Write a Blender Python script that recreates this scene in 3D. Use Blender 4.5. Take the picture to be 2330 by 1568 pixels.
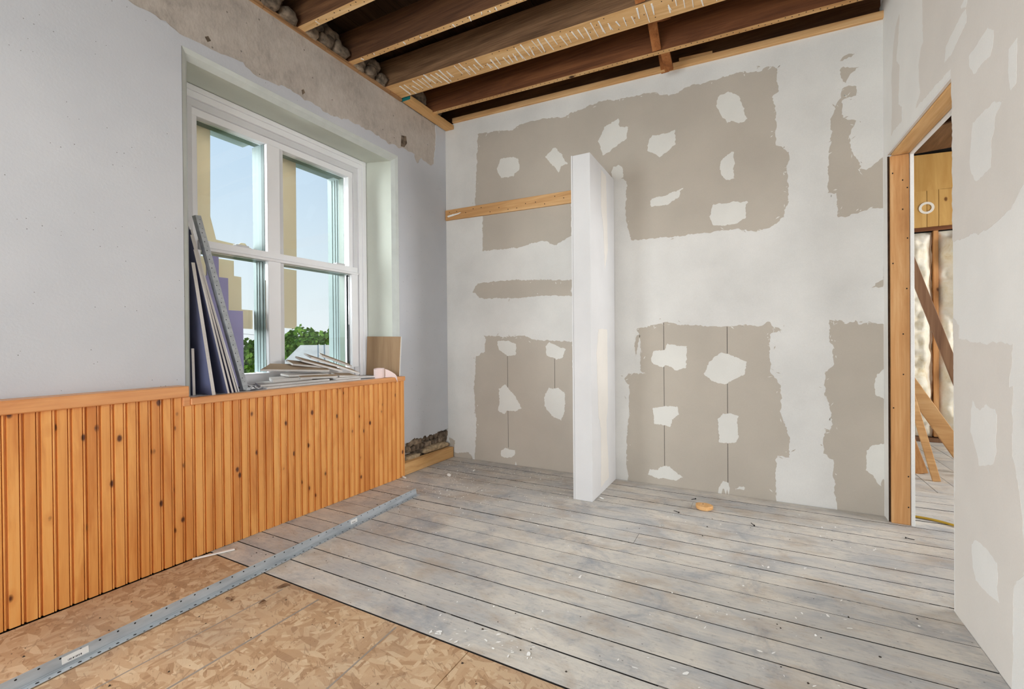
import bpy, bmesh, math, random
from mathutils import Vector, Matrix, noise as mnoise
from mathutils.geometry import tessellate_polygon
random.seed(7)
for o in list(bpy.data.objects): bpy.data.objects.remove(o)
SC = bpy.context.scene
COL = SC.collection
R = math.radians

# ------------------------------------------------------------------ camera
CAM_YAW, CAM_PITCH, CAM_ROLL, FPX, CAM_H = R(28.45), R(-0.29), R(-0.49), 1025.0, 1.15
cam = bpy.data.cameras.new('camera'); camo = bpy.data.objects.new('camera', cam); COL.objects.link(camo)
cam.sensor_width = 36.0; cam.lens = FPX/2330.0*36.0; cam.clip_start = 0.05; cam.clip_end = 500
f_ = Vector((-math.sin(CAM_YAW)*math.cos(CAM_PITCH), math.cos(CAM_YAW)*math.cos(CAM_PITCH), math.sin(CAM_PITCH)))
r_ = Vector((math.cos(CAM_YAW), math.sin(CAM_YAW), 0)); u_ = r_.cross(f_)
r2 = math.cos(CAM_ROLL)*r_ + math.sin(CAM_ROLL)*u_; u2 = -math.sin(CAM_ROLL)*r_ + math.cos(CAM_ROLL)*u_
camo.matrix_world = Matrix(((r2.x,u2.x,-f_.x,0),(r2.y,u2.y,-f_.y,0),(r2.z,u2.z,-f_.z,CAM_H),(0,0,0,1)))
SC.camera = camo

# ------------------------------------------------------------------ colour management, world, lights
SC.view_settings.view_transform = 'Standard'; SC.view_settings.look = 'None'
SC.view_settings.exposure = 0.0; SC.view_settings.gamma = 1.0; SC.view_settings.use_curve_mapping = False
SC.cycles.use_denoising = True
SC.cycles.max_bounces = 10; SC.cycles.diffuse_bounces = 6; SC.cycles.transparent_max_bounces = 16
SC.cycles.caustics_reflective = False; SC.cycles.caustics_refractive = False
SC.cycles.sample_clamp_indirect = 6.0

def lin(c):
    def g(v):
        v /= 255.0
        return v/12.92 if v <= .04045 else ((v+.055)/1.055)**2.4
    return (g(c[0]), g(c[1]), g(c[2]), 1.0)

w = bpy.data.worlds.new('sky'); SC.world = w; w.use_nodes = True
nt = w.node_tree; nt.nodes.clear()
tc = nt.nodes.new('ShaderNodeTexCoord'); sx = nt.nodes.new('ShaderNodeSeparateXYZ'); rp = nt.nodes.new('ShaderNodeValToRGB')
bg = nt.nodes.new('ShaderNodeBackground'); wo = nt.nodes.new('ShaderNodeOutputWorld')
nt.links.new(tc.outputs['Generated'], sx.inputs[0]); nt.links.new(sx.outputs['Z'], rp.inputs[0])
nt.links.new(rp.outputs[0], bg.inputs[0]); nt.links.new(bg.outputs[0], wo.inputs[0])
e = rp.color_ramp.elements
e[0].position = 0.0; e[0].color = lin((246,251,255)); e[1].position = 1.0; e[1].color = lin((120,172,232))
for p, c in ((.10,(236,248,255)), (.25,(218,238,255)), (.45,(198,226,253))):
    q = e.new(p); q.color = lin(c)
bg.inputs[1].default_value = 1.0

def area(name, loc, aim, sx_, sy_, power, col):
    l = bpy.data.lights.new(name, 'AREA'); l.shape = 'RECTANGLE'; l.size = sx_; l.size_y = sy_; l.energy = power; l.color = col
    o = bpy.data.objects.new(name, l); COL.objects.link(o); o.location = loc
    o.rotation_euler = (Vector(aim)-Vector(loc)).to_track_quat('-Z', 'Y').to_euler(); o['kind'] = 'helper'
    return o
SUN = bpy.data.lights.new('sun', 'SUN'); SUN.energy = 3.2; SUN.angle = R(.6); SUN.color = (1,.95,.86)
suno = bpy.data.objects.new('sun', SUN); COL.objects.link(suno); suno['kind'] = 'helper'
suno.rotation_euler = Vector((-.75,-.35,-.6)).to_track_quat('-Z','Y').to_euler()
area('added_rear_fill', (-.9,-2.75,1.75), (-1.1,3.0,1.35), 2.6, 1.9, 118, (.91,.965,1.0))  # added fill lamp, set in an unseen rear opening
area('added_side_fill', (-3.0,-1.05,1.75), (0.73,1.6,1.2), 1.5, 1.7, 120, (.90,.96,1.0))  # added fill lamp at the unseen second window, brightens the right wall
area('added_daylight_above_window', (-4.9,2.2,4.0), (-2.0,2.2,1.1), 2.4, 1.4, 460, (.92,.975,1.0))  # area lamp added outside above the view, boosting the daylight through the window
area('added_daylight_beside_window', (-4.7,.75,2.3), (-1.2,3.1,1.2), 1.8, 1.8, 205, (.93,.98,1.0))  # lamp added out of view beside the window; brightens the stub and back wall
area('added_far_room_fill', (4.1,4.9,1.9), (1.5,5.8,1.2), 1.5, 1.6, 112, (.99,.98,.96))  # lamp added inside the closed far room to light its planks
area('added_door_fill', (4.15,3.05,1.75), (-2.7,3.15,1.45), 1.5, 1.9, 42, (.97,.985,1.0)).data.spread = R(85)  # lamp added in the closed far room; lights the left wall through the doorway

# ------------------------------------------------------------------ mesh helpers (all coordinates are metres in the room)
ROOT = {}
def link(o, parent=None):
    COL.objects.link(o)
    if parent is not None: o.parent = parent
    return o
def wloc(o):
    v = Vector((0,0,0))
    while o is not None:
        v += o.location; o = o.parent
    return v
def tag(o, label=None, cat=None, group=None, kind=None):
    if label: o['label'] = label
    if cat: o['category'] = cat
    if group: o['group'] = group
    if kind: o['kind'] = kind
    return o
def thing(name, loc, label, cat, group=None):
    o = bpy.data.objects.new(name, None); o.location = loc; o.empty_display_size = .05; COL.objects.link(o)
    return tag(o, label, cat, group)
def mk(name, verts, faces, mats, parent=None, midx=None, smooth=False):
    vs = [Vector(v) for v in verts]
    lo = Vector((min(v.x for v in vs), min(v.y for v in vs), min(v.z for v in vs)))
    hi = Vector((max(v.x for v in vs), max(v.y for v in vs), max(v.z for v in vs)))
    c = (lo+hi)/2; c.z = lo.z
    me = bpy.data.meshes.new(name); me.from_pydata([tuple(v-c) for v in vs], [], faces)
    if not isinstance(mats, (list, tuple)): mats = [mats]
    for m in mats: me.materials.append(m)
    if midx is not None:
        for p, i in zip(me.polygons, midx): p.material_index = i
    if smooth:
        for p in me.polygons: p.use_smooth = True
    me.update()
    o = bpy.data.objects.new(name, me); o.location = c - (wloc(parent) if parent is not None else Vector((0,0,0)))
    return link(o, parent)
class MB:
    def __init__(s): s.v = []; s.f = []; s.m = []
    def add(s, verts, faces, mi=0):
        b = len(s.v); s.v += [tuple(v) for v in verts]; s.f += [tuple(b+i for i in f) for f in faces]; s.m += [mi]*len(faces); return s
    def box(s, x0,x1,y0,y1,z0,z1, mi=0):
        return s.add([(x0,y0,z0),(x1,y0,z0),(x1,y1,z0),(x0,y1,z0),(x0,y0,z1),(x1,y0,z1),(x1,y1,z1),(x0,y1,z1)], BOXF, mi)
    def hexa(s, p8, mi=0): return s.add(p8, BOXF, mi)
    def tube(s, pts, r, n=8, mi=0):
        pts = [Vector(p) for p in pts]; rings = []
        for i, p in enumerate(pts):
            d = (pts[min(i+1,len(pts)-1)]-pts[max(i-1,0)]).normalized()
            a = d.orthogonal().normalized() if i == 0 else (a - d*a.dot(d)).normalized()
            b = d.cross(a); rr = r[i] if isinstance(r,(list,tuple)) else r
            rings.append([p + rr*(math.cos(2*math.pi*k/n)*a + math.sin(2*math.pi*k/n)*b) for k in range(n)])
        vs = [v for q in rings for v in q]; fs = []
        for i in range(len(rings)-1):
            for k in range(n): fs.append((i*n+k, i*n+(k+1)%n, (i+1)*n+(k+1)%n, (i+1)*n+k))
        fs.append(tuple(range(n))[::-1]); fs.append(tuple((len(rings)-1)*n+k for k in range(n)))
        return s.add(vs, fs, mi)
    def prism(s, outer, holes, a, b, place, mi=0):
        """outline (u,v), extruded from depth a to b; place(u,v,d) -> xyz"""
        loops = [outer]+list(holes)
        flat = [p for l in loops for p in l]
        tris = tessellate_polygon([[Vector((p[0],p[1],0)) for p in l] for l in loops])
        n = len(flat); vs = [place(p[0],p[1],a) for p in flat]+[place(p[0],p[1],b) for p in flat]
        fs = [t for t in tris]+[tuple(i+n for i in t)[::-1] for t in tris]
        k = 0
        for l in loops:
            m = len(l)
            for i in range(m): fs.append((k+i, k+(i+1)%m, n+k+(i+1)%m, n+k+i))
            k += m
        return s.add(vs, fs, mi)
    def out(s, name, mats, parent=None, smooth=False, fix=True, bevel=0):
        o = mk(name, s.v, s.f, mats, parent, s.m, smooth)
        if fix or bevel:
            bm = bmesh.new(); bm.from_mesh(o.data)
            bmesh.ops.recalc_face_normals(bm, faces=bm.faces)
            if bevel: bmesh.ops.bevel(bm, geom=bm.edges[:], offset=bevel, segments=1, affect='EDGES', clamp_overlap=True)
            bm.to_mesh(o.data); bm.free()
        return o
BOXF = [(0,3,2,1),(4,5,6,7),(0,1,5,4),(1,2,6,5),(2,3,7,6),(3,0,4,7)]
def box(name, x0,x1,y0,y1,z0,z1, mat, parent=None, bevel=0.0):
    return MB().box(x0,x1,y0,y1,z0,z1).out(name, mat, parent, fix=False, bevel=bevel)
def beam(name, p0, p1, wv, hv, mat, parent=None, bevel=0.0):
    """box along p0->p1; wv, hv: full width / height vectors, centred"""
    p0,p1,wv,hv = Vector(p0),Vector(p1),Vector(wv)/2,Vector(hv)/2
    v = [p0-wv-hv,p0+wv-hv,p1+wv-hv,p1-wv-hv,p0-wv+hv,p0+wv+hv,p1+wv+hv,p1-wv+hv]
    return MB().hexa(v).out(name, mat, parent, bevel=bevel)
def jag(poly, amp=.006, step=.012, rnd=None, closed=True):
    rnd = rnd or random; out = []; n = len(poly); acc = 0
    for i in range(n if closed else n-1):
        a = Vector(poly[i]); b = Vector(poly[(i+1)%n]); L = (b-a).length; k = max(1, int(L/step))
        nv = Vector((-(b-a).y, (b-a).x)); nv = nv/L if L > 1e-6 else nv
        for j in range(k):
            p = a + (b-a)*(j/k)
            s_ = mnoise.noise((p.x*18, p.y*18, 3.1))*amp*1.6 + mnoise.noise((p.x*60, p.y*60, 7.7))*amp + (rnd.random()-.5)*amp*.9
            out.append((p.x + nv.x*s_, p.y + nv.y*s_))
    return out

# ------------------------------------------------------------------ material helpers
class NT:
    def __init__(s, name):
        s.m = bpy.data.materials.new(name); s.m.use_nodes = True; s.t = s.m.node_tree
        s.b = s.t.nodes['Principled BSDF']; s._pos = None
    def n(s, typ, ins=None, **kw):
        nd = s.t.nodes.new('ShaderNode'+typ)
        for k, v in kw.items(): setattr(nd, k, v)
        for k, v in (ins or {}).items(): s.set(nd, k, v)
        return nd
    def set(s, nd, k, v):
        if isinstance(v, bpy.types.NodeSocket): s.t.links.new(v, nd.inputs[k])
        elif isinstance(v, bpy.types.Node): s.t.links.new(v.outputs[0], nd.inputs[k])
        else: nd.inputs[k].default_value = v
    def pos(s):
        if s._pos is None: s._pos = s.n('NewGeometry').outputs['Position']
        return s._pos
    def rnd(s): return s.n('ObjectInfo').outputs['Random']
    def vmul(s, v, k): return s.n('VectorMath', {0: v, 1: k}, operation='MULTIPLY').outputs[0]
    def vadd(s, v, k): return s.n('VectorMath', {0: v, 1: k}, operation='ADD').outputs[0]
    def math(s, op, a, b=0.0, c=0.0): return s.n('Math', {0: a, 1: b, 2: c}, operation=op).outputs[0]
    def noise(s, v, scale, detail=4, rough=.55, dist=0.0): return s.n('TexNoise', {'Vector': v, 'Scale': scale, 'Detail': detail, 'Roughness': rough, 'Distortion': dist}).outputs[0]
    def vor(s, v, scale, out='Distance', rand=1.0, feature='F1'): return s.n('TexVoronoi', {'Vector': v, 'Scale': scale, 'Randomness': rand}, feature=feature).outputs[out]
    def ramp(s, fac, stops, interp='LINEAR'):
        nd = s.n('ValToRGB', {0: fac}); el = nd.color_ramp.elements; nd.color_ramp.interpolation = interp
        def cc(c): return (c, c, c, 1) if isinstance(c, (int, float)) else lin(c)
        el[0].position, el[0].color = stops[0][0], cc(stops[0][1]); el[1].position, el[1].color = stops[-1][0], cc(stops[-1][1])
        for p, c in stops[1:-1]:
            q = el.new(p); q.color = cc(c)
        return nd.outputs[0]
    def mix(s, fac, a, b, blend='MIX'):
        nd = s.n('MixRGB', {0: fac, 1: a, 2: b}, blend_type=blend); return nd.outputs[0]
    def bump(s, h, strength=.3, dist=.01):
        s.set(s.b, 'Normal', s.n('Bump', {'Height': h, 'Strength': strength, 'Distance': dist}).outputs[0])
    def done(s, col=None, rough=.7, metal=0.0, spec=.3):
        if col is not None: s.set(s.b, 'Base Color', col if not isinstance(col, tuple) else (lin(col) if len(col) == 3 else col))
        s.set(s.b, 'Roughness', rough); s.set(s.b, 'Metallic', metal); s.set(s.b, 'Specular IOR Level', spec)
        return s.m

def m_flat(name, c, rough=.6, var=.06, scale=6, metal=0.0, spec=.3):
    t = NT(name); n_ = t.noise(t.pos(), scale, 5)
    a = tuple(max(0,min(255,x*(1-var))) for x in c); b = tuple(max(0,min(255,x*(1+var))) for x in c)
    return t.done(t.ramp(n_, [(.3,a),(.7,b)]), rough, metal, spec)
def m_wood(name, cs, axis, rough=.5, grain=1.0, knots=0.0, knotc=(70,38,18), rand=True, spec=.35, knotscale=1.0, bump=.15, sc=1.0):
    """cs: dark, mid, light; axis: 0/1/2 along the grain"""
    t = NT(name); p = t.pos()
    if rand:
        r = t.rnd(); p0 = t.vadd(p, t.n('CombineXYZ', {0: t.math('MULTIPLY', r, 91.0), 1: t.math('MULTIPLY', r, 57.0), 2: t.math('MULTIPLY', r, 73.0)}))
    else: p0 = p; r = None
    k = [9.0*sc]*3; k[axis] = .9*sc
    v = t.vmul(p0, tuple(k))
    big = t.noise(v, 1.0, 5, .6, 1.2)
    k2 = [120.0*sc]*3; k2[axis] = 3.0*sc
    fine = t.noise(t.vmul(p0, tuple(k2)), 1.0, 3, .6)
    f = t.math('ADD', t.math('MULTIPLY', big, .75), t.math('MULTIPLY', fine, .25*grain))
    if r is not None: f = t.math('ADD', f, t.math('MULTIPLY', t.math('SUBTRACT', r, .5), .08))
    col = t.ramp(f, [(.3,cs[0]),(.5,cs[1]),(.7,cs[2])])
    if knots:
        kk = [9.0*knotscale]*3; kk[axis] = 5.5*knotscale
        vk = t.vmul(p0, tuple(kk)); d = t.vor(vk, 1.0); cr = t.vor(vk, 1.0, 'Color')
        sel = t.math('GREATER_THAN', t.n('SeparateColor', {0: cr}).outputs[0], 1.0-knots)
        wob = t.math('ADD', d, t.math('MULTIPLY', t.noise(t.vmul(p0,(40,40,40)), 1.0), .08))
        core = t.math('MULTIPLY', sel, t.ramp(wob, [(.13,1.0),(.21,0.0)]))
        halo = t.math('MULTIPLY', sel, t.ramp(wob, [(.12,.55),(.42,0.0)]))
        col = t.mix(halo, col, lin(cs[0])); col = t.mix(core, col, lin(knotc))
    t.bump(fine, bump, .003)
    return t.done(col, rough, 0, spec)

M = {}
# wallboard: bare paper, joint compound, white-painted plaster, raw plaster
def board(name, c, var=.035):
    t = NT(name); a = t.noise(t.pos(), 2.2, 5, .55); b = t.noise(t.pos(), 160, 2)
    f = t.math('ADD', t.math('MULTIPLY', a, .8), t.math('MULTIPLY', b, .2))
    lo = tuple(x*(1-var) for x in c); hi = tuple(min(255,x*(1+var)) for x in c)
    t.bump(b, .08, .002); return t.done(t.ramp(f, [(.35,lo),(.65,hi)]), .85, 0, .15)
M['mud'] = board('joint_compound', (214,212,208))
M['mud2'] = board('lightened_compound', (232,231,227), .02)  # compound lightened to offset the weak light on the right wall
M['patch'] = board('joint_compound_patch', (216,214,208), .025)
M['paper'] = board('bare_wallboard_paper', (182,173,161), .025)
M['paper_right'] = board('lightened_wallboard_paper', (222,217,210), .02)  # bare paper lightened where too little light arrives
M['core'] = board('gypsum_core', (228,226,222), .05)
M['fin'] = board('fin_compound', (212,211,211), .02)
t = NT('painted_plaster'); p = t.pos()
n1 = t.noise(p, 1.3, 5); n2 = t.noise(p, 90, 3)
col = t.ramp(n1, [(.3,(194,197,203)),(.7,(207,209,214))])
v = t.vor(p, 34); pit = t.math('MULTIPLY', t.math('LESS_THAN', v, .075), t.math('GREATER_THAN', t.noise(p, 5.0, 2), .53))
col = t.mix(t.math('MULTIPLY', pit, .75), col, lin((96,94,92)))
t.bump(n2, .18, .003); M['plaster'] = t.done(col, .75, 0, .2)
t = NT('raw_plaster'); p = t.pos()
n1 = t.noise(p, 2.6, 8, .65, .6); n2 = t.noise(t.vmul(p,(1,1,.75)), 20, 6, .7); n3 = t.noise(t.vmul(p,(1,1,.6)), 60, 3)
col = t.ramp(t.math('ADD', t.math('MULTIPLY', n1, .6), t.math('MULTIPLY', n2, .4)), [(.28,(146,138,131)),(.48,(186,177,168)),(.70,(208,200,192))])
pit = t.math('LESS_THAN', t.vor(p, 11), .06); col = t.mix(t.math('MULTIPLY', pit, .6), col, lin((80,75,70)))
t.bump(t.math('ADD', n2, n3), .35, .006); M['raw'] = t.done(col, .9, 0, .1)
M['reveal'] = board('reveal_paint', (206,210,200), .02)
M['bead'] = m_flat('corner_bead_paint', (196,201,197), .55, .03, 8)
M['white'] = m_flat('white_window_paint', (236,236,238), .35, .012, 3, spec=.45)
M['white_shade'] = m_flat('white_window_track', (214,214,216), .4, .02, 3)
M['teal'] = m_flat('green_tinted_storm_frame', (116,129,128), .55, .02, 3, metal=.0, spec=.15)
M['gasket'] = m_flat('grey_green_sash_channel', (92,104,94), .35, .04, 4)
t = NT('tan_pane_tint'); t.done((216,202,174), .9, 0, .1)
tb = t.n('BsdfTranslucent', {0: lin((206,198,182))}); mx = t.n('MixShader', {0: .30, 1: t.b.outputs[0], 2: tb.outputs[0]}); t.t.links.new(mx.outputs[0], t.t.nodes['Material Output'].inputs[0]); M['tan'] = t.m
t = NT('window_glass'); t.t.nodes.remove(t.b)
tr = t.n('BsdfTransparent', {0: (.97,.985,.98,1)}); gl = t.n('BsdfGlossy', {'Roughness': .02}); lw = t.n('Fresnel', {0: 1.35})
mx = t.n('MixShader', {0: lw, 1: tr, 2: gl}); t.t.links.new(mx.outputs[0], t.t.nodes['Material Output'].inputs[0]); M['glass'] = t.m
# timbers
M['pine'] = m_wood('varnished_pine', ((204,128,62),(232,165,92),(240,186,116)), 2, .33, .6, .52, (96,50,26), spec=.5, knotscale=1.5, bump=.06)
M['pine_trim'] = m_wood('varnished_pine_trim', ((196,126,74),(222,158,102),(234,178,124)), 1, .35, .9, spec=.45)
M['joist'] = m_wood('dark_old_joist', ((58,38,26),(92,62,42),(122,86,58)), 0, .75, 1.1, spec=.2, bump=.5)
M['joist_rough'] = m_wood('rough_hewn_joist', ((64,46,33),(102,76,55),(138,106,78)), 0, .85, 1.3, spec=.15, bump=.8)
M['joist_red'] = m_wood('reddish_joist', ((78,46,28),(116,72,44),(146,96,60)), 0, .7, 1.0, spec=.2, bump=.4)
M['lathface'] = m_wood('pale_unstained_joist_edge', ((182,134,84),(218,176,122),(236,204,156)), 0, .7, 1.0, .15, (60,36,20), spec=.2)
M['lumber'] = m_wood('new_lumber', ((176,128,80),(206,160,108),(224,186,138)), 0, .6, .9, .12, (96,56,30), spec=.25)
M['lumber_y'] = m_wood('new_lumber_lengthwise', ((182,134,82),(212,166,110),(228,190,138)), 1, .6, .9, .15, (96,56,30), spec=.25)
M['stud'] = m_wood('door_stud', ((166,112,66),(196,144,92),(214,170,120)), 2, .6, .9, .18, (86,48,26), spec=.25)
M['stud_brown'] = m_wood('brown_old_board', ((92,64,46),(124,90,66),(146,112,84)), 2, .65, .9, spec=.25)
M['plywood'] = m_wood('yellow_plywood', ((192,148,82),(206,164,98),(216,178,114)), 2, .6, .3, .06, (110,70,30), spec=.25)
M['deck'] = m_wood('dark_ceiling_deck', ((40,28,20),(58,41,29),(76,56,40)), 1, .9, 1.0, spec=.1)
M['lathstrip'] = m_wood('split_lath', ((120,88,60),(160,122,86),(190,154,116)), 1, .8, 1.2, spec=.15)
M['cross'] = m_wood('bridging_wood', ((112,66,34),(150,94,52),(176,118,72)), 2, .7, 1, spec=.2)
# worn grey floor planks
t = NT('worn_grey_plank'); p = t.pos(); r = t.rnd()
ps = t.vadd(p, t.n('CombineXYZ', {0: t.math('MULTIPLY', r, 60.0), 1: 0.0, 2: 0.0}))
g1 = t.noise(t.vmul(ps,(2.6,5,5)), 1.0, 6, .6, .8); g2 = t.noise(t.vmul(ps,(9,90,90)), 1.0, 4, .65); g3 = t.noise(p, 1.6, 4, .6); g4 = t.noise(t.vmul(ps,(6,12,12)), 1.0, 5, .7, .5)
f = t.math('ADD', t.math('MULTIPLY', g1, .5), t.math('ADD', t.math('MULTIPLY', g2, .2), t.math('MULTIPLY', g3, .3)))
col = t.ramp(f, [(.30,(142,143,147)),(.42,(178,176,174)),(.55,(205,198,188)),(.70,(220,211,199))])
col = t.mix(t.ramp(g4, [(.56,0.0),(.74,.55)]), col, lin((148,151,158)))
col = t.mix(t.ramp(t.noise(t.vmul(ps,(3,6,6)), 1.7, 5, .7), [(.64,0.0),(.74,.5)]), col, lin((140,128,116)))
col = t.mix(t.ramp(t.noise(t.vmul(p,(1.3,2.0,1)), 2.3, 6, .7, .4), [(.50,0.0),(.66,.6)]), col, lin((172,154,134)))
col = t.mix(t.ramp(t.noise(t.vadd(p,(9.1,3.3,0)), 3.4, 6, .75, .5), [(.53,0.0),(.68,.6)]), col, lin((134,138,146)))
col = t.mix(t.ramp(t.noise(t.vmul(p,(22,60,1)), 1.0, 5, .8), [(.55,0.0),(.68,.5)]), col, lin((122,114,108)))
sp = t.math('MULTIPLY', t.math('GREATER_THAN', t.noise(t.vmul(ps,(14,34,34)), 1.0, 4, .75, .6), .71), t.math('GREATER_THAN', t.noise(p, 1.4, 2), .47))
col = t.mix(t.math('MULTIPLY', sp, .8), col, lin((226,226,224)))
dk = t.math('LESS_THAN', t.vor(t.vmul(ps,(1,1.6,1)), 15), .05); col = t.mix(t.math('MULTIPLY', dk, .7), col, lin((66,60,56)))
t.bump(g2, .25, .003); M['plank'] = t.done(col, t.math('ADD', .55, t.math('MULTIPLY', g4, .25)), 0, .3)
M['gapdirt'] = m_flat('dirt_packed_in_gaps', (142,134,124), .95, .12, 40)
M['plank_side'] = m_flat('dark_plank_edge', (34,30,27), .95)  # near-black plank sides keep the gaps dark
M['subfloor'] = m_flat('dark_subfloor', (40,36,32), .95)
# strand board
t = NT('strand_board'); p = t.pos()
def flakes(ang, sx_, sy_, off):
    q = t.n('VectorRotate', {'Vector': t.vadd(p, off), 'Angle': ang}, rotation_type='Z_AXIS').outputs[0]
    wv = t.vadd(q, t.vmul(t.n('TexNoise', {'Vector': q, 'Scale': 9.0, 'Detail': 2.0}).outputs['Color'], (.022,.022,0)))
    c = t.vor(t.vmul(wv,(sx_,sy_,0)), 1.0, 'Color'); s_ = t.n('SeparateColor', {0: c})
    gr = t.noise(t.vmul(q,(sx_*1.2,sy_*9,1)), 1.0, 3)
    return s_.outputs[0], s_.outputs[1], gr
a0,a1,ag = flakes(.5, 13, 52, (0,0,0)); b0,b1,bg_ = flakes(-.7, 12, 46, (3.3,1.7,0)); c0,c1,cg = flakes(1.5, 14, 56, (7.1,4.2,0)); d0,d1,dg = flakes(-.05, 11, 40, (1.1,9.2,0))
val = t.mix(t.math('GREATER_THAN', b1, .55), a0, b0); val = t.mix(t.math('GREATER_THAN', c1, .62), val, c0); val = t.mix(t.math('GREATER_THAN', d1, .68), val, d0)
gr = t.mix(t.math('GREATER_THAN', b1, .55), ag, bg_); gr = t.mix(t.math('GREATER_THAN', c1, .62), gr, cg)
ff = t.math('ADD', t.math('MULTIPLY', val, .66), t.math('MULTIPLY', gr, .34))
col = t.ramp(ff, [(.08,(156,120,90)),(.28,(180,145,110)),(.5,(193,160,126)),(.72,(201,171,137)),(.92,(216,191,158))])
def strokes(ang, sx_, sy_, th):
    q = t.n('VectorRotate', {'Vector': p, 'Angle': ang}, rotation_type='Z_AXIS').outputs[0]
    q = t.vadd(q, t.vmul(t.n('TexNoise', {'Vector': q, 'Scale': 14.0, 'Detail': 2.0}).outputs['Color'], (.012,.012,0)))
    return t.math('LESS_THAN', t.vor(t.vmul(q,(sx_,sy_,0)), 1.0, feature='DISTANCE_TO_EDGE'), th)
st = t.math('MULTIPLY', strokes(.5, 13, 52, .05), t.math('GREATER_THAN', t.noise(p, 20, 2), .55))
col = t.mix(t.math('MULTIPLY', st, .42), col, lin((136,104,76)))
col = t.mix(t.ramp(t.noise(p, 2.2, 4), [(.45,0.0),(.70,.55)]), col, lin((160,138,118)))
col = t.mix(t.math('MULTIPLY', t.math('LESS_THAN', t.vor(p, 17), .04), .8), col, lin((70,50,36)))
t.bump(ff, .35, .004); M['osb'] = t.done(col, .7, 0, .2)
M['mark'] = m_flat('grey_printed_line', (150,138,126), .8)
t = NT('galvanised_steel'); n1 = t.noise(t.vmul(t.pos(),(30,6,30)), 1.0, 4)
M['steel'] = t.done(t.ramp(n1, [(.3,(160,166,172)),(.7,(190,196,201))]), .48, .25, .5)
M['hole'] = m_flat('punched_hole', (26,26,26), .9)
M['sticker'] = m_flat('white_sticker', (232,232,230), .5, .01)
M['ink'] = m_flat('black_ink', (38,38,40), .7)
M['lavender_shaded'] = m_flat('shaded_lavender_face', (92,96,126), .8, .05, 4)  # board paper darkened: the strips' shade is put into this colour
M['lavender'] = m_flat('lavender_board_face', (164,162,204), .8, .03, 4)
M['edge'] = board('cut_gypsum_edge', (206,202,198), .07)
M['kraft'] = m_wood('brown_back_paper', ((146,118,90),(162,134,104),(174,146,116)), 2, .8, .3, rand=False, spec=.15, bump=.02)
M['scrapface'] = board('dusty_brown_board_face', (178,156,131), .08)
M['scrapgrey'] = board('dusty_grey_board_face', (206,200,194), .06)
M['teal_paint'] = m_flat('teal_end_paint', (20,110,112), .6)
M['pink'] = board('pale_pink_mesh_tape', (232,212,208), .03)
M['puck'] = m_wood('cut_wood_puck', ((190,136,82),(216,164,106),(230,186,134)), 1, .6, 1, spec=.2)
M['stone'] = m_flat('rubble_stone', (104,91,78), .95, .34, 26)
M['stone2'] = m_flat('pale_rubble_stone', (132,116,99), .95, .3, 26)
M['mortar'] = m_flat('crumbling_mortar', (170,150,122), .95, .22, 30)
t = NT('glass_wool'); p = t.pos(); n1 = t.noise(p, 6, 6, .65, .8); n2 = t.noise(p, 45, 4, .7)
t.bump(n2, .15, .008); M['wool'] = t.done(t.ramp(t.math('ADD', t.math('MULTIPLY', n1, .75), t.math('MULTIPLY', n2, .25)), [(.28,(214,194,150)),(.40,(238,228,204)),(.6,(248,244,232))]), .95, 0, .05)
M['cord'] = m_flat('yellow_cord', (176,140,40), .5)
M['ring'] = m_flat('white_plastic_ring', (232,226,214), .45, .02)
M['screw'] = m_flat('black_screw', (24,23,23), .45, .05, 5, metal=.4)
M['chipw'] = m_flat('white_chip', (240,238,234), .85, .03, 30)
M['grit'] = m_flat('dark_grit', (52,44,38), .95, .2, 30)
M['leafb'] = m_flat('brown_shaving', (106,78,56), .85, .15, 40)
t = NT('printed_wrapper'); n1 = t.noise(t.vmul(t.pos(),(30,60,40)), 1.0, 3, .6, 1.0)
M['wrap'] = t.done(t.ramp(n1, [(.44,(30,30,34)),(.47,(230,230,232))]), .35, 0, .5)
t = NT('foliage'); n1 = t.noise(t.pos(), 1.6, 5, .7); rr = t.rnd()
M['leaf'] = t.done(t.ramp(n1, [(.3,(52,84,24)),(.5,(98,138,48)),(.7,(150,182,82))]), .7, 0, .1)
M['bark'] = m_flat('bark', (84,70,56), .9)
M['grass'] = m_flat('lawn', (96,116,62), .95, .2, .6)
M['roof'] = m_flat('pale_metal_roof', (200,198,192), .8, .05, 2)
M['siding'] = m_flat('tan_house_siding', (196,184,164), .8, .05, 2)
M['brownwood'] = m_wood('brown_board_sheet', ((74,50,34),(104,74,52),(140,106,80)), 1, .5, 1.2, spec=.4)

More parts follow.
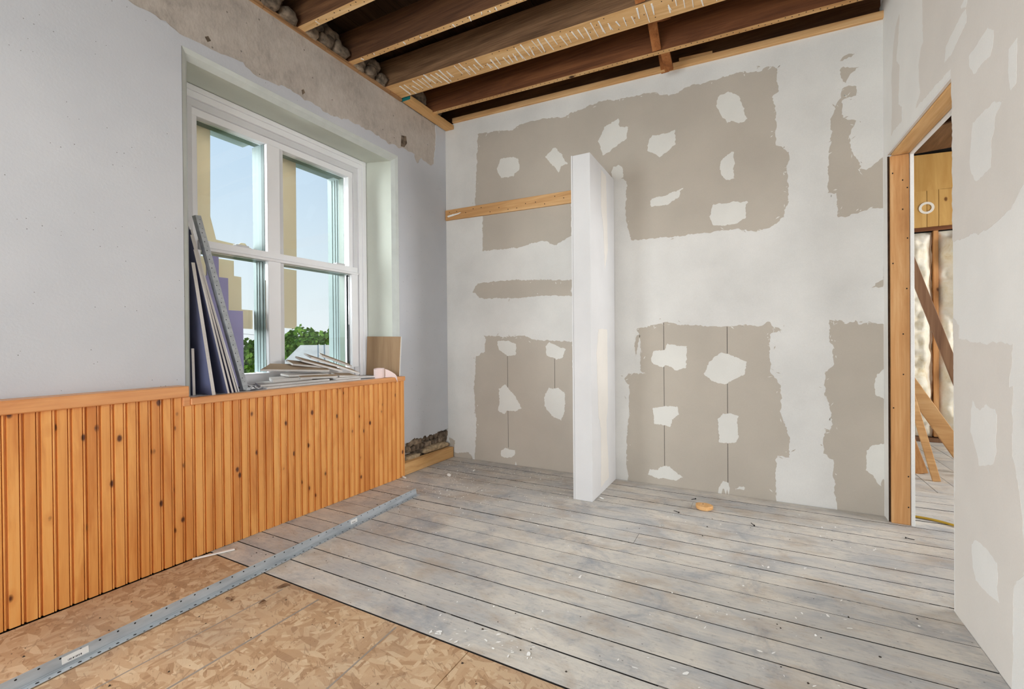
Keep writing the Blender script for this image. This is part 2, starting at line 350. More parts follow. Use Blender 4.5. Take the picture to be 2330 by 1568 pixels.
# ------------------------------------------------------------------ outlines of bare paper / compound on the walls, metres in the wall plane
BACK_PAPER = [[(-2.373,3.18),(-2.16,3.161),(-1.993,3.127),(-1.901,3.166),(-1.665,3.158),(-1.483,3.121),(-1.413,3.146),(-1.13,3.175),(-0.934,3.149),(-0.737,3.139),(-0.595,3.08),(-0.533,3.077),(-0.462,3.108),(-0.297,3.106),(-0.127,3.113),(-0.061,3.113),(-0.053,3.091),(0.034,3.085),(0.075,3.101),(0.135,3.077),(0.138,3.076),(0.148,2.912),(0.112,2.878),(0.131,2.761),(0.135,2.536),(0.212,2.467),(0.214,2.411),(0.195,2.359),(0.195,2.282),(0.205,2.148),(0.192,2.086),(0.175,2.02),(0.083,1.945),(-0.005,1.937),(-0.108,1.972),(-0.297,1.97),(-0.488,1.963),(-0.899,1.976),(-0.923,2.109),(-0.941,2.202),(-0.928,2.47),(-1.022,2.513),(-1.231,2.547),(-1.452,2.452),(-2.411,2.481),(-2.392,2.778)],[(-2.325,2.426),(-1.411,2.415),(-1.414,2.078),(-1.577,2.011),(-1.688,2.067),(-1.953,2.028),(-2.329,2.034)],[(-2.388,1.727),(-2.007,1.734),(-1.7,1.711),(-1.417,1.69),(-1.414,1.552),(-1.701,1.568),(-2.009,1.561),(-2.349,1.579),(-2.45,1.645)],[(-2.338,1.22),(-2.093,1.204),(-1.883,1.213),(-1.78,1.168),(-1.41,1.152),(-1.407,0.022),(-2.104,0.024),(-2.437,0.024),(-2.418,0.384),(-2.445,0.672),(-2.411,1.014),(-2.314,1.062),(-2.298,1.181)],[(-2.749,0.185),(-2.673,0.165),(-2.69,0.039),(-2.525,0.057),(-2.452,0.031),(-2.718,0.018)],[(0.505,2.914),(0.509,2.965),(0.602,2.948),(0.585,2.927),(0.551,2.9),(0.534,2.858),(0.517,2.873)],[(0.505,3.013),(0.518,3.035),(0.552,3.051),(0.585,3.035),(0.564,3.026),(0.526,3.022)],[(0.513,2.828),(0.551,2.841),(0.593,2.821),(0.589,2.76),(0.542,2.757),(0.517,2.748),(0.516,2.633),(0.584,2.596),(0.584,2.565),(0.554,2.54),(0.55,2.489),(0.566,2.402),(0.599,2.323),(0.616,2.268),(0.665,2.274),(0.73,2.328),(0.748,2.339),(0.747,1.991),(0.664,2.008),(0.539,1.969),(0.484,1.972),(0.48,2.136),(0.432,2.144),(0.438,2.408),(0.456,2.553),(0.447,2.57),(0.482,2.736),(0.508,2.782)],[(0.746,1.627),(0.735,1.496),(0.666,1.485),(0.691,1.509),(0.723,1.537),(0.731,1.618)],[(-0.855,1.248),(-0.663,1.295),(-0.613,1.3),(-0.528,1.275),(-0.185,1.254),(-0.077,1.267),(0.027,1.252),(0.089,1.28),(0.109,1.244),(0.163,1.22),(0.088,1.187),(0.087,1.012),(0.087,0.919),(0.127,0.874),(0.152,0.828),(0.151,0.713),(0.16,0.575),(0.19,0.531),(0.199,0.463),(0.203,0.32),(0.134,0.324),(0.119,0.293),(0.118,0.008),(-0.937,0.005),(-0.93,0.063),(-0.949,0.121),(-0.941,0.357),(-0.919,0.573),(-0.924,0.787),(-0.958,0.84),(-0.924,0.881),(-0.786,0.887),(-0.825,0.917),(-0.824,1.055),(-0.836,1.201)],[(-0.876,1.108),(-0.855,1.201),(-0.827,1.214),(-0.863,1.029)],[(0.438,1.281),(0.497,1.284),(0.523,1.245),(0.585,1.276),(0.598,1.244),(0.662,1.255),(0.743,1.245),(0.739,0.007),(0.483,0.009),(0.465,0.08),(0.453,0.332),(0.398,0.37),(0.408,0.549),(0.44,0.535),(0.449,0.575),(0.44,0.696),(0.409,0.783),(0.414,0.927),(0.46,0.972),(0.46,1.104),(0.433,1.148)]]
BACK_PATCH = [[(-2.155,2.801),(-2.114,2.886),(-2.021,2.886),(-1.93,2.854),(-1.918,2.755),(-1.983,2.699),(-2.116,2.704)],[(-1.655,2.816),(-1.582,2.867),(-1.559,2.873),(-1.523,2.833),(-1.443,2.708),(-1.501,2.698),(-1.525,2.652),(-1.595,2.727)],[(-2.172,1.158),(-2.064,1.168),(-1.972,1.133),(-1.973,1.029),(-2.066,1.022),(-2.159,1.087)],[(-1.67,1.109),(-1.633,1.142),(-1.48,1.087),(-1.504,1.01),(-1.563,0.994),(-1.659,1.031)],[(-2.163,0.71),(-2.095,0.748),(-2.003,0.671),(-1.913,0.537),(-1.978,0.503),(-2.071,0.504),(-2.098,0.472),(-2.173,0.497),(-2.145,0.617)],[(-1.674,0.686),(-1.637,0.732),(-1.553,0.742),(-1.483,0.695),(-1.489,0.542),(-1.52,0.452),(-1.615,0.489),(-1.687,0.574)],[(-2.142,0.123),(-2.101,0.146),(-1.982,0.14),(-1.995,0.092),(-2.075,0.053),(-2.142,0.064)],[(-1.15,2.881),(-1.109,2.951),(-0.995,2.996),(-0.983,2.928),(-0.912,2.905),(-0.925,2.818),(-1.023,2.762),(-1.124,2.717),(-1.144,2.801),(-1.171,2.846)],[(-0.248,2.902),(-0.254,2.95),(-0.227,2.984),(-0.174,2.99),(-0.101,2.945),(-0.091,2.89),(-0.066,2.844),(-0.066,2.798),(-0.046,2.765),(-0.066,2.747),(-0.112,2.743),(-0.154,2.774),(-0.18,2.765),(-0.227,2.838)],[(-0.756,2.68),(-0.749,2.766),(-0.718,2.797),(-0.634,2.784),(-0.549,2.799),(-0.546,2.685),(-0.611,2.637),(-0.665,2.608),(-0.719,2.653)],[(-1.058,2.56),(-1.038,2.602),(-0.998,2.614),(-0.959,2.587),(-0.953,2.502),(-0.999,2.484),(-1.045,2.503)],[(-0.235,2.43),(-0.219,2.491),(-0.181,2.53),(-0.139,2.541),(-0.133,2.341),(-0.177,2.343),(-0.219,2.38)],[(-0.74,2.274),(-0.728,2.291),(-0.625,2.3),(-0.49,2.336),(-0.519,2.313),(-0.52,2.27),(-0.614,2.224),(-0.728,2.226)],[(-0.296,2.128),(-0.276,2.178),(-0.049,2.163),(-0.065,2.111),(-0.062,2.042),(-0.127,2.011),(-0.221,2.006),(-0.28,2.019),(-0.299,2.087)],[(0.741,0.966),(0.694,0.923),(0.675,0.848),(0.685,0.785),(0.74,0.745)],[(0.739,0.471),(0.667,0.453),(0.637,0.418),(0.633,0.289),(0.667,0.261),(0.708,0.193),(0.721,0.237),(0.738,0.234)],[(-0.741,0.99),(-0.727,1.069),(-0.639,1.082),(-0.615,1.127),(-0.47,1.107),(-0.477,0.943),(-0.555,0.919),(-0.628,0.96),(-0.653,0.94),(-0.722,0.965)],[(-0.349,0.896),(-0.308,0.983),(-0.28,1.021),(-0.23,1.058),(-0.186,1.052),(-0.121,1.022),(-0.062,0.993),(-0.074,0.903),(-0.143,0.859),(-0.209,0.821),(-0.298,0.842)],[(-0.73,0.612),(-0.692,0.625),(-0.544,0.639),(-0.533,0.573),(-0.588,0.531),(-0.6,0.475),(-0.719,0.482)],[(-0.255,0.556),(-0.221,0.601),(-0.166,0.607),(-0.123,0.59),(-0.119,0.446),(-0.13,0.396),(-0.189,0.381),(-0.245,0.385)],[(-0.772,0.07),(-0.759,0.118),(-0.696,0.113),(-0.677,0.148),(-0.609,0.156),(-0.548,0.113),(-0.506,0.087),(-0.548,0.055),(-0.684,0.056)],[(-0.252,0.054),(-0.224,0.088),(-0.191,0.087),(-0.186,0.039),(-0.263,0.021)],[(-0.142,0.055),(-0.115,0.073),(-0.078,0.067),(-0.083,0.054),(-0.148,0.044)]]
BACK_SEAM = [[(-0.644,1.295),(-0.643,0.159)],[(-0.185,1.252),(-0.194,0.086)],[(-2.06,1.029),(-2.063,0.155)],[(-1.58,0.999),(-1.582,0.734)]]
RIGHT_PAPER = [[(2.93,2.949),(2.932,2.734),(2.92,2.609),(2.961,2.599),(2.996,2.531),(2.97,2.385),(3.042,2.338),(2.571,2.295),(2.559,2.021),(2.554,1.561),(2.479,1.552),(2.234,1.54),(2.154,1.548),(2.063,1.57),(2.002,1.616),(1.978,1.625)],[(3.414,2.985),(3.322,3.004),(3.398,2.771),(3.335,2.712),(3.365,2.5),(3.303,2.459),(3.296,2.381),(3.481,2.395),(3.521,2.384),(3.499,2.534),(3.506,2.723),(3.474,2.864)],[(2.552,1.234),(2.491,1.204),(2.492,1.143),(2.28,1.13),(2.045,1.129),(2.057,1.099),(2.075,0.993),(2.052,0.995),(2.053,0.878),(2.059,0.766),(2.031,0.719),(2.004,0.629),(1.992,0.548),(1.974,0.483),(1.987,0.409),(2.05,0.349),(2.06,0.016),(2.102,0.007),(2.539,0.01),(2.542,0.726)]]
RIGHT_PATCH = [[(2.639,2.354),(2.619,2.415),(2.555,2.431),(2.438,2.445),(2.411,2.441),(2.406,2.386),(2.473,2.368),(2.531,2.356),(2.568,2.349),(2.606,2.355)],[(2.46,2.482),(2.427,2.487),(2.395,2.466),(2.411,2.45),(2.449,2.466)],[(2.381,2.241),(2.356,2.243),(2.223,2.249),(2.18,2.219),(2.185,2.163),(2.202,2.142),(2.278,2.151),(2.331,2.146),(2.376,2.191)],[(2.071,1.996),(2.075,2.049),(2.071,2.094),(2.017,2.097),(2.022,2.021),(2.025,1.959),(2.061,1.951)],[(2.374,1.875),(2.358,1.937),(2.348,1.971),(2.182,1.971),(2.11,1.941),(2.166,1.91),(2.179,1.869),(2.2,1.842),(2.201,1.748),(2.261,1.74),(2.325,1.743),(2.359,1.78),(2.379,1.834)],[(2.381,0.787),(2.375,0.872),(2.354,0.914),(2.327,0.885),(2.298,0.88),(2.242,0.906),(2.177,0.902),(2.159,0.885),(2.172,0.748),(2.191,0.708),(2.244,0.684),(2.307,0.674),(2.314,0.704),(2.358,0.759)],[(2.37,0.353),(2.339,0.385),(2.239,0.387),(2.161,0.372),(2.159,0.314),(2.167,0.286),(2.149,0.242),(2.24,0.226),(2.333,0.232),(2.363,0.27)]]
COAT_EDGE = [(1.081,2.881),(1.155,2.885),(1.291,2.863),(1.384,2.856),(1.476,2.854),(1.553,2.866),(1.662,2.886),(1.722,2.85),(1.821,2.845),(1.913,2.873),(2.023,2.859),(2.13,2.855),(2.325,2.844),(2.448,2.874),(2.624,2.88),(2.772,2.882),(2.894,2.864),(3.062,2.886),(3.238,2.891),(3.273,2.822),(3.337,2.89),(3.473,2.866),(3.528,2.897),(3.56,3.197),(3.541,3.284)]
COAT_BOTTOM = [(3.07,0.26),(3.152,0.259),(3.305,0.27),(3.468,0.257),(3.572,0.268),(3.694,0.277)]
FIN_PAPER = [[(3.272,1.242),(3.495,1.247),(3.5,0.66),(3.456,0.529),(3.512,0.068),(3.304,0.049),(3.315,0.495),(3.257,0.597),(3.221,1.059)],[(3.364,2.47),(3.492,2.455),(3.531,1.877),(3.44,1.708),(3.416,2.01),(3.357,2.186)]]

# ------------------------------------------------------------------ planes of the room
XL, XR, YB = -2.76, 0.73, 3.715
Y0 = -2.7                     # rear wall, behind the camera
def struct(name, kind='structure', loc=(0,0,0)):
    o = bpy.data.objects.new(name, None); o.location = loc; o.empty_display_size = .1; COL.objects.link(o); o['kind'] = kind; return o
def on_back(d0): return lambda u,v,d: (u, YB-d0-d, v)
def on_left(d0): return lambda u,v,d: (XL+d0+d, u, v)
def on_right(d0): return lambda u,v,d: (XR-d0-d, u, v)
def zc(x): return 3.315-.035*(x+2.75)          # underside of the sagging joists

# ---- wall_left : thick masonry with two window openings
W1 = (1.325, 3.010, .80, 2.787)                # opening at the room face (y0,y1,z0,z1)
W2 = (-1.95, -.25, .80, 2.787)
c_ = .037
mb = MB()
pl_yz = lambda u,v,d: (d,u,v)
outl = [(Y0-.3,-.3),(YB+.2,-.3),(YB+.2,3.30),(Y0-.3,3.30)]
hole = lambda w,i: [(w[0]+i,w[2]),(w[1]-i,w[2]),(w[1]-i,w[3]-i*1.1),(w[0]+i,w[3]-i*1.1)]
deep = lambda w: [(w[0]+c_,w[2]),(w[1]-c_,w[2]),(w[1]-c_,2.802),(w[0]+c_,2.802)]
mb.prism(outl, [deep(W1),deep(W2)], -3.45, -2.805, pl_yz)
low = [(Y0-.3,-.3),(3.05,-.3),(3.05,.30),(YB+.2,.30),(YB+.2,3.30),(Y0-.3,3.30)]
mb.prism(low, [hole(W1,0),hole(W2,0)], -2.806, -2.765, pl_yz)
mb.box(-3.45,-2.97, Y0-.3,YB+.2, 3.30,3.62)
wl = mb.out('wall_left', M['raw']); wl['kind'] = 'structure'
edge = jag(COAT_EDGE, .009, .02, closed=False)
bot = jag(COAT_BOTTOM, .012, .012, closed=False)
coat = [(Y0,2.87),(.4,2.88)] + edge + [(3.56,3.30),(YB,3.30),(YB,.278)] + bot[::-1] + [(3.07,.0),(Y0,.0)]
MB().prism(coat, [hole(W1,-.004),hole(W2,-.004)], -2.766, XL, pl_yz).out('plaster_coat', M['plaster'], wl)
for hp in ([(3.069, 2.999), (3.132, 3.016), (3.143, 2.957), (3.108, 2.908), (3.062, 2.898)], [(2.068, 2.913), (2.085, 2.927), (2.096, 2.908), (2.074, 2.882)], [(1.444, 2.913), (1.463, 2.929), (1.477, 2.909), (1.458, 2.891)]):
    MB().prism(hp, [], 0, .0008, lambda u,v,d: (-2.7649+d,u,v)).out('plaster_hole', M['stone'], wl)
def ring_quads(mb, A, B, mi=0):
    n = len(A)
    for i in range(n):
        if i == 0: continue                      # no strip along the sill
        j = (i+1)%n; mb.add([A[i],A[j],B[j],B[i]], [(0,1,2,3)], mi)
for w, nm in ((W1,'a'),(W2,'b')):
    mb = MB(); h0 = hole(w,-.004); h1 = hole(w,c_*.5); h2 = hole(w,c_+.003)
    A = [(-2.757,y,z) for y,z in h0]; B = [(-2.768,y,z) for y,z in h1]; Bc = [(-2.80,y,z) for y,z in h2]
    ring_quads(mb, A, B); ring_quads(mb, B, Bc)
    mb.out('corner_bead', M['bead'], wl, fix=False)
    mb = MB()
    h2 = hole(w,c_+.003)
    ring_quads(mb, [(-2.80,y,z) for y,z in h2], [(-3.21,y,2.799 if z > 2 else z) for y,z in h2])
    mb.out('window_reveal', M['reveal'], wl, fix=False)
# rubble where the plaster is broken away, low in the corner, and on the wall head between the joists
def stone(name, c, s, mat, parent, seed):
    bm = bmesh.new(); bmesh.ops.create_icosphere(bm, subdivisions=3, radius=1)
    vs = []
    for v in bm.verts:
        p = v.co; k = 1 + .42*mnoise.noise((p.x*1.2+seed*3.1, p.y*1.2+seed, p.z*1.2)) + .26*mnoise.noise((p.x*2.7+seed, p.y*2.7, p.z*2.7+seed*2)) + .13*mnoise.noise((p.x*6+seed, p.y*6, p.z*6))
        q = Vector((max(-.72,min(.78,p.x*k)), max(-.85,min(.85,p.y*k)), max(-.7,min(.75,p.z*k))))
        vs.append((c[0]+q.x*s[0], c[1]+q.y*s[1], c[2]+q.z*s[2]))
    fs = [tuple(v.index for v in f.verts) for f in bm.faces]; bm.free()
    return mk(name, vs, fs, mat, parent, smooth=True)
rs = random.Random(3)
mb = MB()
k = 0
for row, z in enumerate((.055,.115,.175,.235)):
    y = 3.08+.02*row
    while y < 3.69:
        wd = rs.uniform(.045,.10)
        stone('stone', (-2.80+rs.uniform(-.008,.006), y+wd/2, z+rs.uniform(-.01,.01)), (.035, wd*.62, .04), M['stone'] if rs.random()<.6 else M['stone2'], wl, k); y += wd; k += 1
stone('mortar_heap', (-2.765, 3.50, .135), (.05,.22,.035), M['mortar'], wl, 77)
stone('mortar_heap', (-2.765, 3.16, .10), (.045,.12,.045), M['mortar'], wl, 79)
for (ya, yb, n) in ((1.66,1.98,5),(2.10,2.42,5),(2.53,2.83,5),(3.07,3.36,4),(3.44,3.70,3),(1.2,1.55,4)):
    for i in range(n):
        y = ya + (yb-ya)*(i+.5)/n; big = rs.uniform(.75,1.25)
        z = 3.335 + (.085 if i % 2 else .0) + rs.uniform(0,.03)
        stone('stone', (-2.80+rs.uniform(-.03,.05)-(.03 if i%2 else 0), y, z), (.11*big, .075*big, .060*big), M['stone'] if i%3 else M['stone2'], wl, k); k += 1
    stone('mortar_heap', (-2.86, (ya+yb)/2, 3.45), (.10,(yb-ya)*.5,.11), M['stone'], wl, k); k += 1
# split lath edge along the head of the plaster
mb = MB(); y = Y0
while y < 3.05:
    L = min(rs.uniform(.3,.7), 3.06-y)
    mb.hexa([(-2.775,y,3.292),(-2.735-rs.random()*.012,y,3.294),(-2.735-rs.random()*.012,y+L,3.294),(-2.775,y+L,3.292),(-2.775,y,3.316),(-2.742,y,3.314),(-2.742,y+L,3.316),(-2.775,y+L,3.316)]); y += L+.004
mb.out('lath_strip', M['lathstrip'], wl)

# ---- wall_back
zt = lambda x: 3.348-.0396*(x+2.67)
wb = MB().hexa([(-2.95,YB,-.25),(.80,YB,-.25),(.80,YB+.13,-.25),(-2.95,YB+.13,-.25),(-2.95,YB,zt(-2.95)),(.80,YB,zt(.80)),(.80,YB+.13,zt(.8)),(-2.95,YB+.13,zt(-2.95))]).out('wall_back', M['mud'])
wb['kind'] = 'structure'
def clip(poly, lo, hi): return [(max(lo,min(hi,u)),v if v > .035 else -.004) for u,v in poly]
rj = random.Random(11)
for p in BACK_PAPER: MB().prism(clip(jag(p,.007,.011,rj),-2.755,.727), [], 0, .0006, on_back(.0002)).out('bare_paper', M['paper'], wb)
for p in BACK_PATCH: MB().prism(clip(jag(p,.006,.009,rj),-2.755,.727), [], 0, .0012, on_back(.0006)).out('compound_patch', M['patch'], wb)
# trowel streaks: small slivers of compound over bare paper along the ragged edges
mb = MB()
for p in BACK_PAPER:
    if len(p) < 8: continue
    for _ in range(int(len(p)*2.2)):
        i = rj.randrange(len(p)); a = Vector(p[i]); b = Vector(p[(i+1)%len(p)]); q = a.lerp(b, rj.random())
        q += Vector((rj.uniform(-.03,.03), rj.uniform(-.03,.03))); an = rj.uniform(0,6.28); L = rj.uniform(.006,.02); wd = rj.uniform(.0015,.005)
        d = Vector((math.cos(an),math.sin(an))); e_ = Vector((-d.y,d.x))
        pts = [q-d*L, q+e_*wd, q+d*L*.8, q-e_*wd*.7]
        if not (-2.7 < q.x < .70): continue
        mb.prism([(v.x,v.y) for v in pts], [], 0, .0012, on_back(.0006), 0 if rj.random()<.7 else 1)
so = mb.out('compound_specks', [M['patch'],M['paper']], wb); so['kind'] = 'stuff'
for (a, b) in BACK_SEAM:
    z0, z1 = sorted((a[1],b[1])); x = (a[0]+b[0])/2
    box('panel_seam', x-.0016,x+.0016, YB-.0011,YB-.0005, z0,z1, M['hole'], wb)
# plate, scrap on it, dark wall above
hx = lambda y0,y1,h0,h1: [(-2.66,y0,zt(-2.66)+h0),(.735,y0,zt(.735)+h0),(.735,y1,zt(.735)+h0),(-2.66,y1,zt(-2.66)+h0),(-2.66,y0,zt(-2.66)+h1),(.735,y0,zt(.735)+h1),(.735,y1,zt(.735)+h1),(-2.66,y1,zt(-2.66)+h1)]
o = MB().hexa(hx(3.690,3.84,.0,.046)).out('trim_1', M['lumber'], bevel=.003); o['kind'] = 'structure'
o = box('wall_back_upper', -3.0,.85, 3.95,4.05, 3.15,3.62, M['deck']); o['kind'] = 'structure'
o = MB().hexa([(-.513,3.70,3.312),(-.277,3.70,3.303),(-.277,3.72,3.303),(-.513,3.72,3.312),(-.513,3.70,3.338),(-.277,3.70,3.321),(-.277,3.72,3.321),(-.513,3.72,3.338)]).out('wood_scrap', M['lumber'])
tag(o, 'short thin wood scrap lying on the plate above the back wall', 'wood offcut')
# cleat
o = MB().hexa([(-2.785+.03,YB-.022,2.385),(-1.181,YB-.022,2.352),(-1.181,YB-.0015,2.352),(-2.755,YB-.0015,2.385),(-2.755,YB-.022,2.487),(-1.181,YB-.022,2.462),(-1.181,YB-.0015,2.462),(-2.755,YB-.0015,2.487)]).out('wall_cleat', M['lumber'], bevel=.002)
tag(o, 'knotty pine cleat board screwed across the back wall left of the stub wall', 'board')
mb = MB(); 
for i in range(16):
    x = -2.70+i*.095+rs.uniform(-.01,.01); z = 2.435-.02*(x+2.75)+rs.choice((-.028,.026,.0))
    mb.box(x-.0035,x+.0035,YB-.0235,YB-.0215,z-.0035,z+.0035)
hs = mb.out('nail_holes', M['hole'], o); hs['kind'] = 'stuff'
MB().prism(jag([(-2.72,2.415),(-2.60,2.425),(-2.56,2.44),(-2.66,2.436),(-2.73,2.425)],.004,.01,rj), [], 0, .0012, on_back(.0218)).out('compound_smear', M['mud2'], o)

# ---- stub wall (fin)
FX0, FX1, FY, FZ = -1.178, -1.036, 3.100, 2.500
fin = struct('wall_stub', loc=(-1.107,3.4,0))
box('wallboard_end', FX0+.011,FX1, FY,FY+.0125, 0.0,FZ, M['fin'], fin, .001)
box('wallboard_side', FX1-.0125,FX1, FY+.0127,YB-.002, 0.0,FZ, M['fin'], fin)
box('wallboard_side', FX0,FX0+.0125, FY+.0127,YB-.002, 0.0,FZ, M['fin'], fin)
box('stud', FX0+.014,FX1-.014, FY+.014,FY+.05, 0.005,FZ-.002, M['stud'], fin)
box('stud', FX0+.014,FX1-.014, YB-.05,YB-.005, 0.005,FZ-.002, M['stud'], fin)
box('top_plate', FX0+.013,FX1-.013, FY+.052,YB-.052, FZ-.04,FZ-.003, M['lumber_y'], fin)
box('corner_bead', FX0-.0008,FX0+.010, FY-.0012,FY+.012, 0.0,FZ+.002, M['fin'], fin)
for p in FIN_PAPER:
    MB().prism(clip(jag(p,.005,.011,rj),FY+.015,YB-.003), [], 0, .0008, lambda u,v,d: (FX1+.0001+d,u,v)).out('bare_paper', M['paper_right'], fin)

# ---- wall_right with the doorway
DY0, DY1 = 2.552, 3.622
hz = lambda y: 2.262+(2.314-2.262)*(y-DY0)/(DY1-DY0)
mb = MB().box(XR,XR+.122, Y0-.1,DY0, -.25,3.34).box(XR,XR+.122, DY1,YB+.1, -.25,3.34)
mb.hexa([(XR,DY0,hz(DY0)),(XR+.122,DY0,hz(DY0)),(XR+.122,DY1,hz(DY1)),(XR,DY1,hz(DY1)),(XR,DY0,3.34),(XR+.122,DY0,3.34),(XR+.122,DY1,3.34),(XR,DY1,3.34)])
wr = mb.out('wall_right', M['mud2']); wr['kind'] = 'structure'
ext = [list(p) for p in RIGHT_PAPER]
ext[0] = [(2.93,3.33)]+ext[0][1:7]+[(2.565,2.29),(2.556,2.021),(2.556,1.561)]+ext[0][10:]+[(1.80,1.66),(1.2,1.62),(.6,1.66),(.6,3.33)]
for p in ext: MB().prism(clip(jag(p,.006,.014,rj),.5,YB-.002), [], 0, .0006, on_right(.0002)).out('bare_paper', M['paper_right'], wr)
for p in RIGHT_PATCH: MB().prism(jag(p,.004,.010,rj), [], 0, .0006, on_right(.0006)).out('compound_patch', M['mud2'], wr)
# doorway lining
dr = struct('door_1', loc=(.79,3.087,0))
box('jamb_stud', .740,.832, DY1-.022,DY1-.001, .0,hz(DY1)-.025, M['stud'], dr, .002)
box('jamb_gap', .7305,.7395, DY1-.006,DY1-.0005, .0,hz(DY1)-.02, M['deck'], dr)
box('wallboard_edge', .8345,.852, DY1-.030,DY1-.001, .0,hz(DY1)-.004, M['core'], dr, .001)
box('wallboard_edge', .8345,.852, DY0+.001,DY0+.012, .0,hz(DY0)-.004, M['core'], dr)
sl = lambda x0,x1,t0,t1,ya,yb: [(x0,ya,hz(ya)-t1),(x1,ya,hz(ya)-t1),(x1,yb,hz(yb)-t1),(x0,yb,hz(yb)-t1),(x0,ya,hz(ya)-t0),(x1,ya,hz(ya)-t0),(x1,yb,hz(yb)-t0),(x0,yb,hz(yb)-t0)]
MB().hexa(sl(.745,.832,.0005,.024,DY0+.002,DY1-.023)).out('header', M['lumber_y'], dr, bevel=.002)
MB().hexa(sl(.7301,.743,.0005,.012,DY0+.002,DY1-.001)).out('wallboard_edge', M['core'], dr)
MB().hexa(sl(.834,.852,.0005,.034,DY0+.002,DY1-.031)).out('wallboard_edge', M['core'], dr)
mb = MB()
for z in (.11,.30,.72,.93,1.18,1.46,1.62,1.77,1.95,2.08,2.13,2.18):
    x = rs.choice((.752,.80,.818,.822)); mb.box(x-.003,x+.003,DY1-.0228,DY1-.0218,z-.004,z+.004)
hs = mb.out('nail_holes', M['hole'], dr); hs['kind'] = 'stuff'

# ---- rear wall, closing walls (behind the camera / out of view)
mb = MB().box(-3.4,-2.4,Y0-.15,Y0,-.25,3.34).box(.4,.86,Y0-.15,Y0,-.25,3.34).box(-2.4,.4,Y0-.15,Y0,-.25,.75).box(-2.4,.4,Y0-.15,Y0,2.75,3.62)
o = mb.out('wall_rear', M['mud']); o['kind'] = 'structure'
o = box('wall_far_right', 4.3,4.42, 1.8,6.8, -.25,3.6, M['mud']); o['kind'] = 'structure'
o = box('wall_far_near', .853,4.3, 1.8,1.9, -.25,3.6, M['mud']); o['kind'] = 'structure'
o = box('wall_far_left', .74,.852, YB+.135,6.75, -.25,3.6, M['mud']); o['kind'] = 'structure'

# ---- floor
fl = box('floor', -3.0,4.3, Y0-.1,6.75, -.10,-.030, M['subfloor']); fl['kind'] = 'structure'
rf = random.Random(21)
seams = [1.392,1.543,1.689,1.846,1.986,2.143,2.288,2.440,2.573,2.717,2.868,3.005,3.150,3.290,3.432,3.575,3.7135]
def plank(x0,x1,y0,y1):
    dz = rf.uniform(-.0012,.0012); g = rf.choice((.0045,.006,.0075,.0055))
    MB().add([(x0+.0006,y0+g*.5,dz-.022),(x1-.0006,y0+g*.5,dz-.022),(x1-.0006,y1-g*.5,dz-.022),(x0+.0006,y1-g*.5,dz-.022),(x0+.0006,y0+g*.5,dz),(x1-.0006,y0+g*.5,dz),(x1-.0006,y1-g*.5,dz),(x0+.0006,y1-g*.5,dz)], BOXF[:2]).add([(x0+.0006,y0+g*.5,dz-.022),(x1-.0006,y0+g*.5,dz-.022),(x1-.0006,y1-g*.5,dz-.022),(x0+.0006,y1-g*.5,dz-.022),(x0+.0006,y0+g*.5,dz),(x1-.0006,y0+g*.5,dz),(x1-.0006,y1-g*.5,dz),(x0+.0006,y1-g*.5,dz)], BOXF[2:], 1).out('plank', [M['plank'],M['plank_side']], fl, fix=False)
for i in range(len(seams)-1):
    a, b = seams[i], seams[i+1]; x1 = XR-.002 if (b < DY0 or a > DY1-.02) else 2.3
    cuts = {8:[-.62],13:[-.40],10:[-1.9]}.get(i, [])
    xs = [-2.758]+cuts+[x1]
    for u, v in zip(xs, xs[1:]): plank(u, v, a, b)
mb = MB()
for i, yy in enumerate(seams[1:-1]):
    x = -2.7
    while x < .7:
        L = rf.uniform(.015,.12) if yy > 2.0 else rf.uniform(.01,.05)
        if rf.random() < (.75 if yy > 2.3 else .5 if yy > 1.8 else .3):
            mb.add([(x,yy-.005,-.0016),(x+L,yy-.005,-.0016),(x+L,yy+.005,-.0016),(x,yy+.005,-.0016)],[(0,1,2,3)])
        x += L+rf.uniform(.0,.05)
gd_ = mb.out('packed_dirt', M['gapdirt'], fl, fix=False); gd_['kind'] = 'stuff'
y = 3.7175
for i in range(5): plank(.86,2.6,y,y+.147); y += .147
ye = y
x = .875
for i in range(12): 
    dz = rf.uniform(-.001,.001); box('plank', x+.002,x+.153, ye+.003,6.598, -.022+dz,dz, M['plank'], fl, .001); x += .155
for (x0,x1,y0,y1) in ((-2.665,-.95,.166,1.389),(-.948,.727,.166,1.389),(-2.665,-.2,-1.06,.163),(-.198,.727,-1.06,.163),(-2.665,.727,-2.69,-1.063)):
    box('strand_board_panel', x0,x1,y0,y1, -.024,-.002, M['osb'], fl, .001)
for (xa,ya,xb,yb,wd) in ((-1.741,.50,-1.739,1.360,.0045),(-1.250,.80,-1.290,1.372,.0036),(-1.957,.40,-1.962,1.339,.0030)):
    MB().hexa([(xa-wd,ya,-.0019),(xa+wd,ya,-.0019),(xb+wd,yb,-.0019),(xb-wd,yb,-.0019),(xa-wd,ya,-.0014),(xa+wd,ya,-.0014),(xb+wd,yb,-.0014),(xb-wd,yb,-.0014)]).out('printed_line', M['mark'], fl)

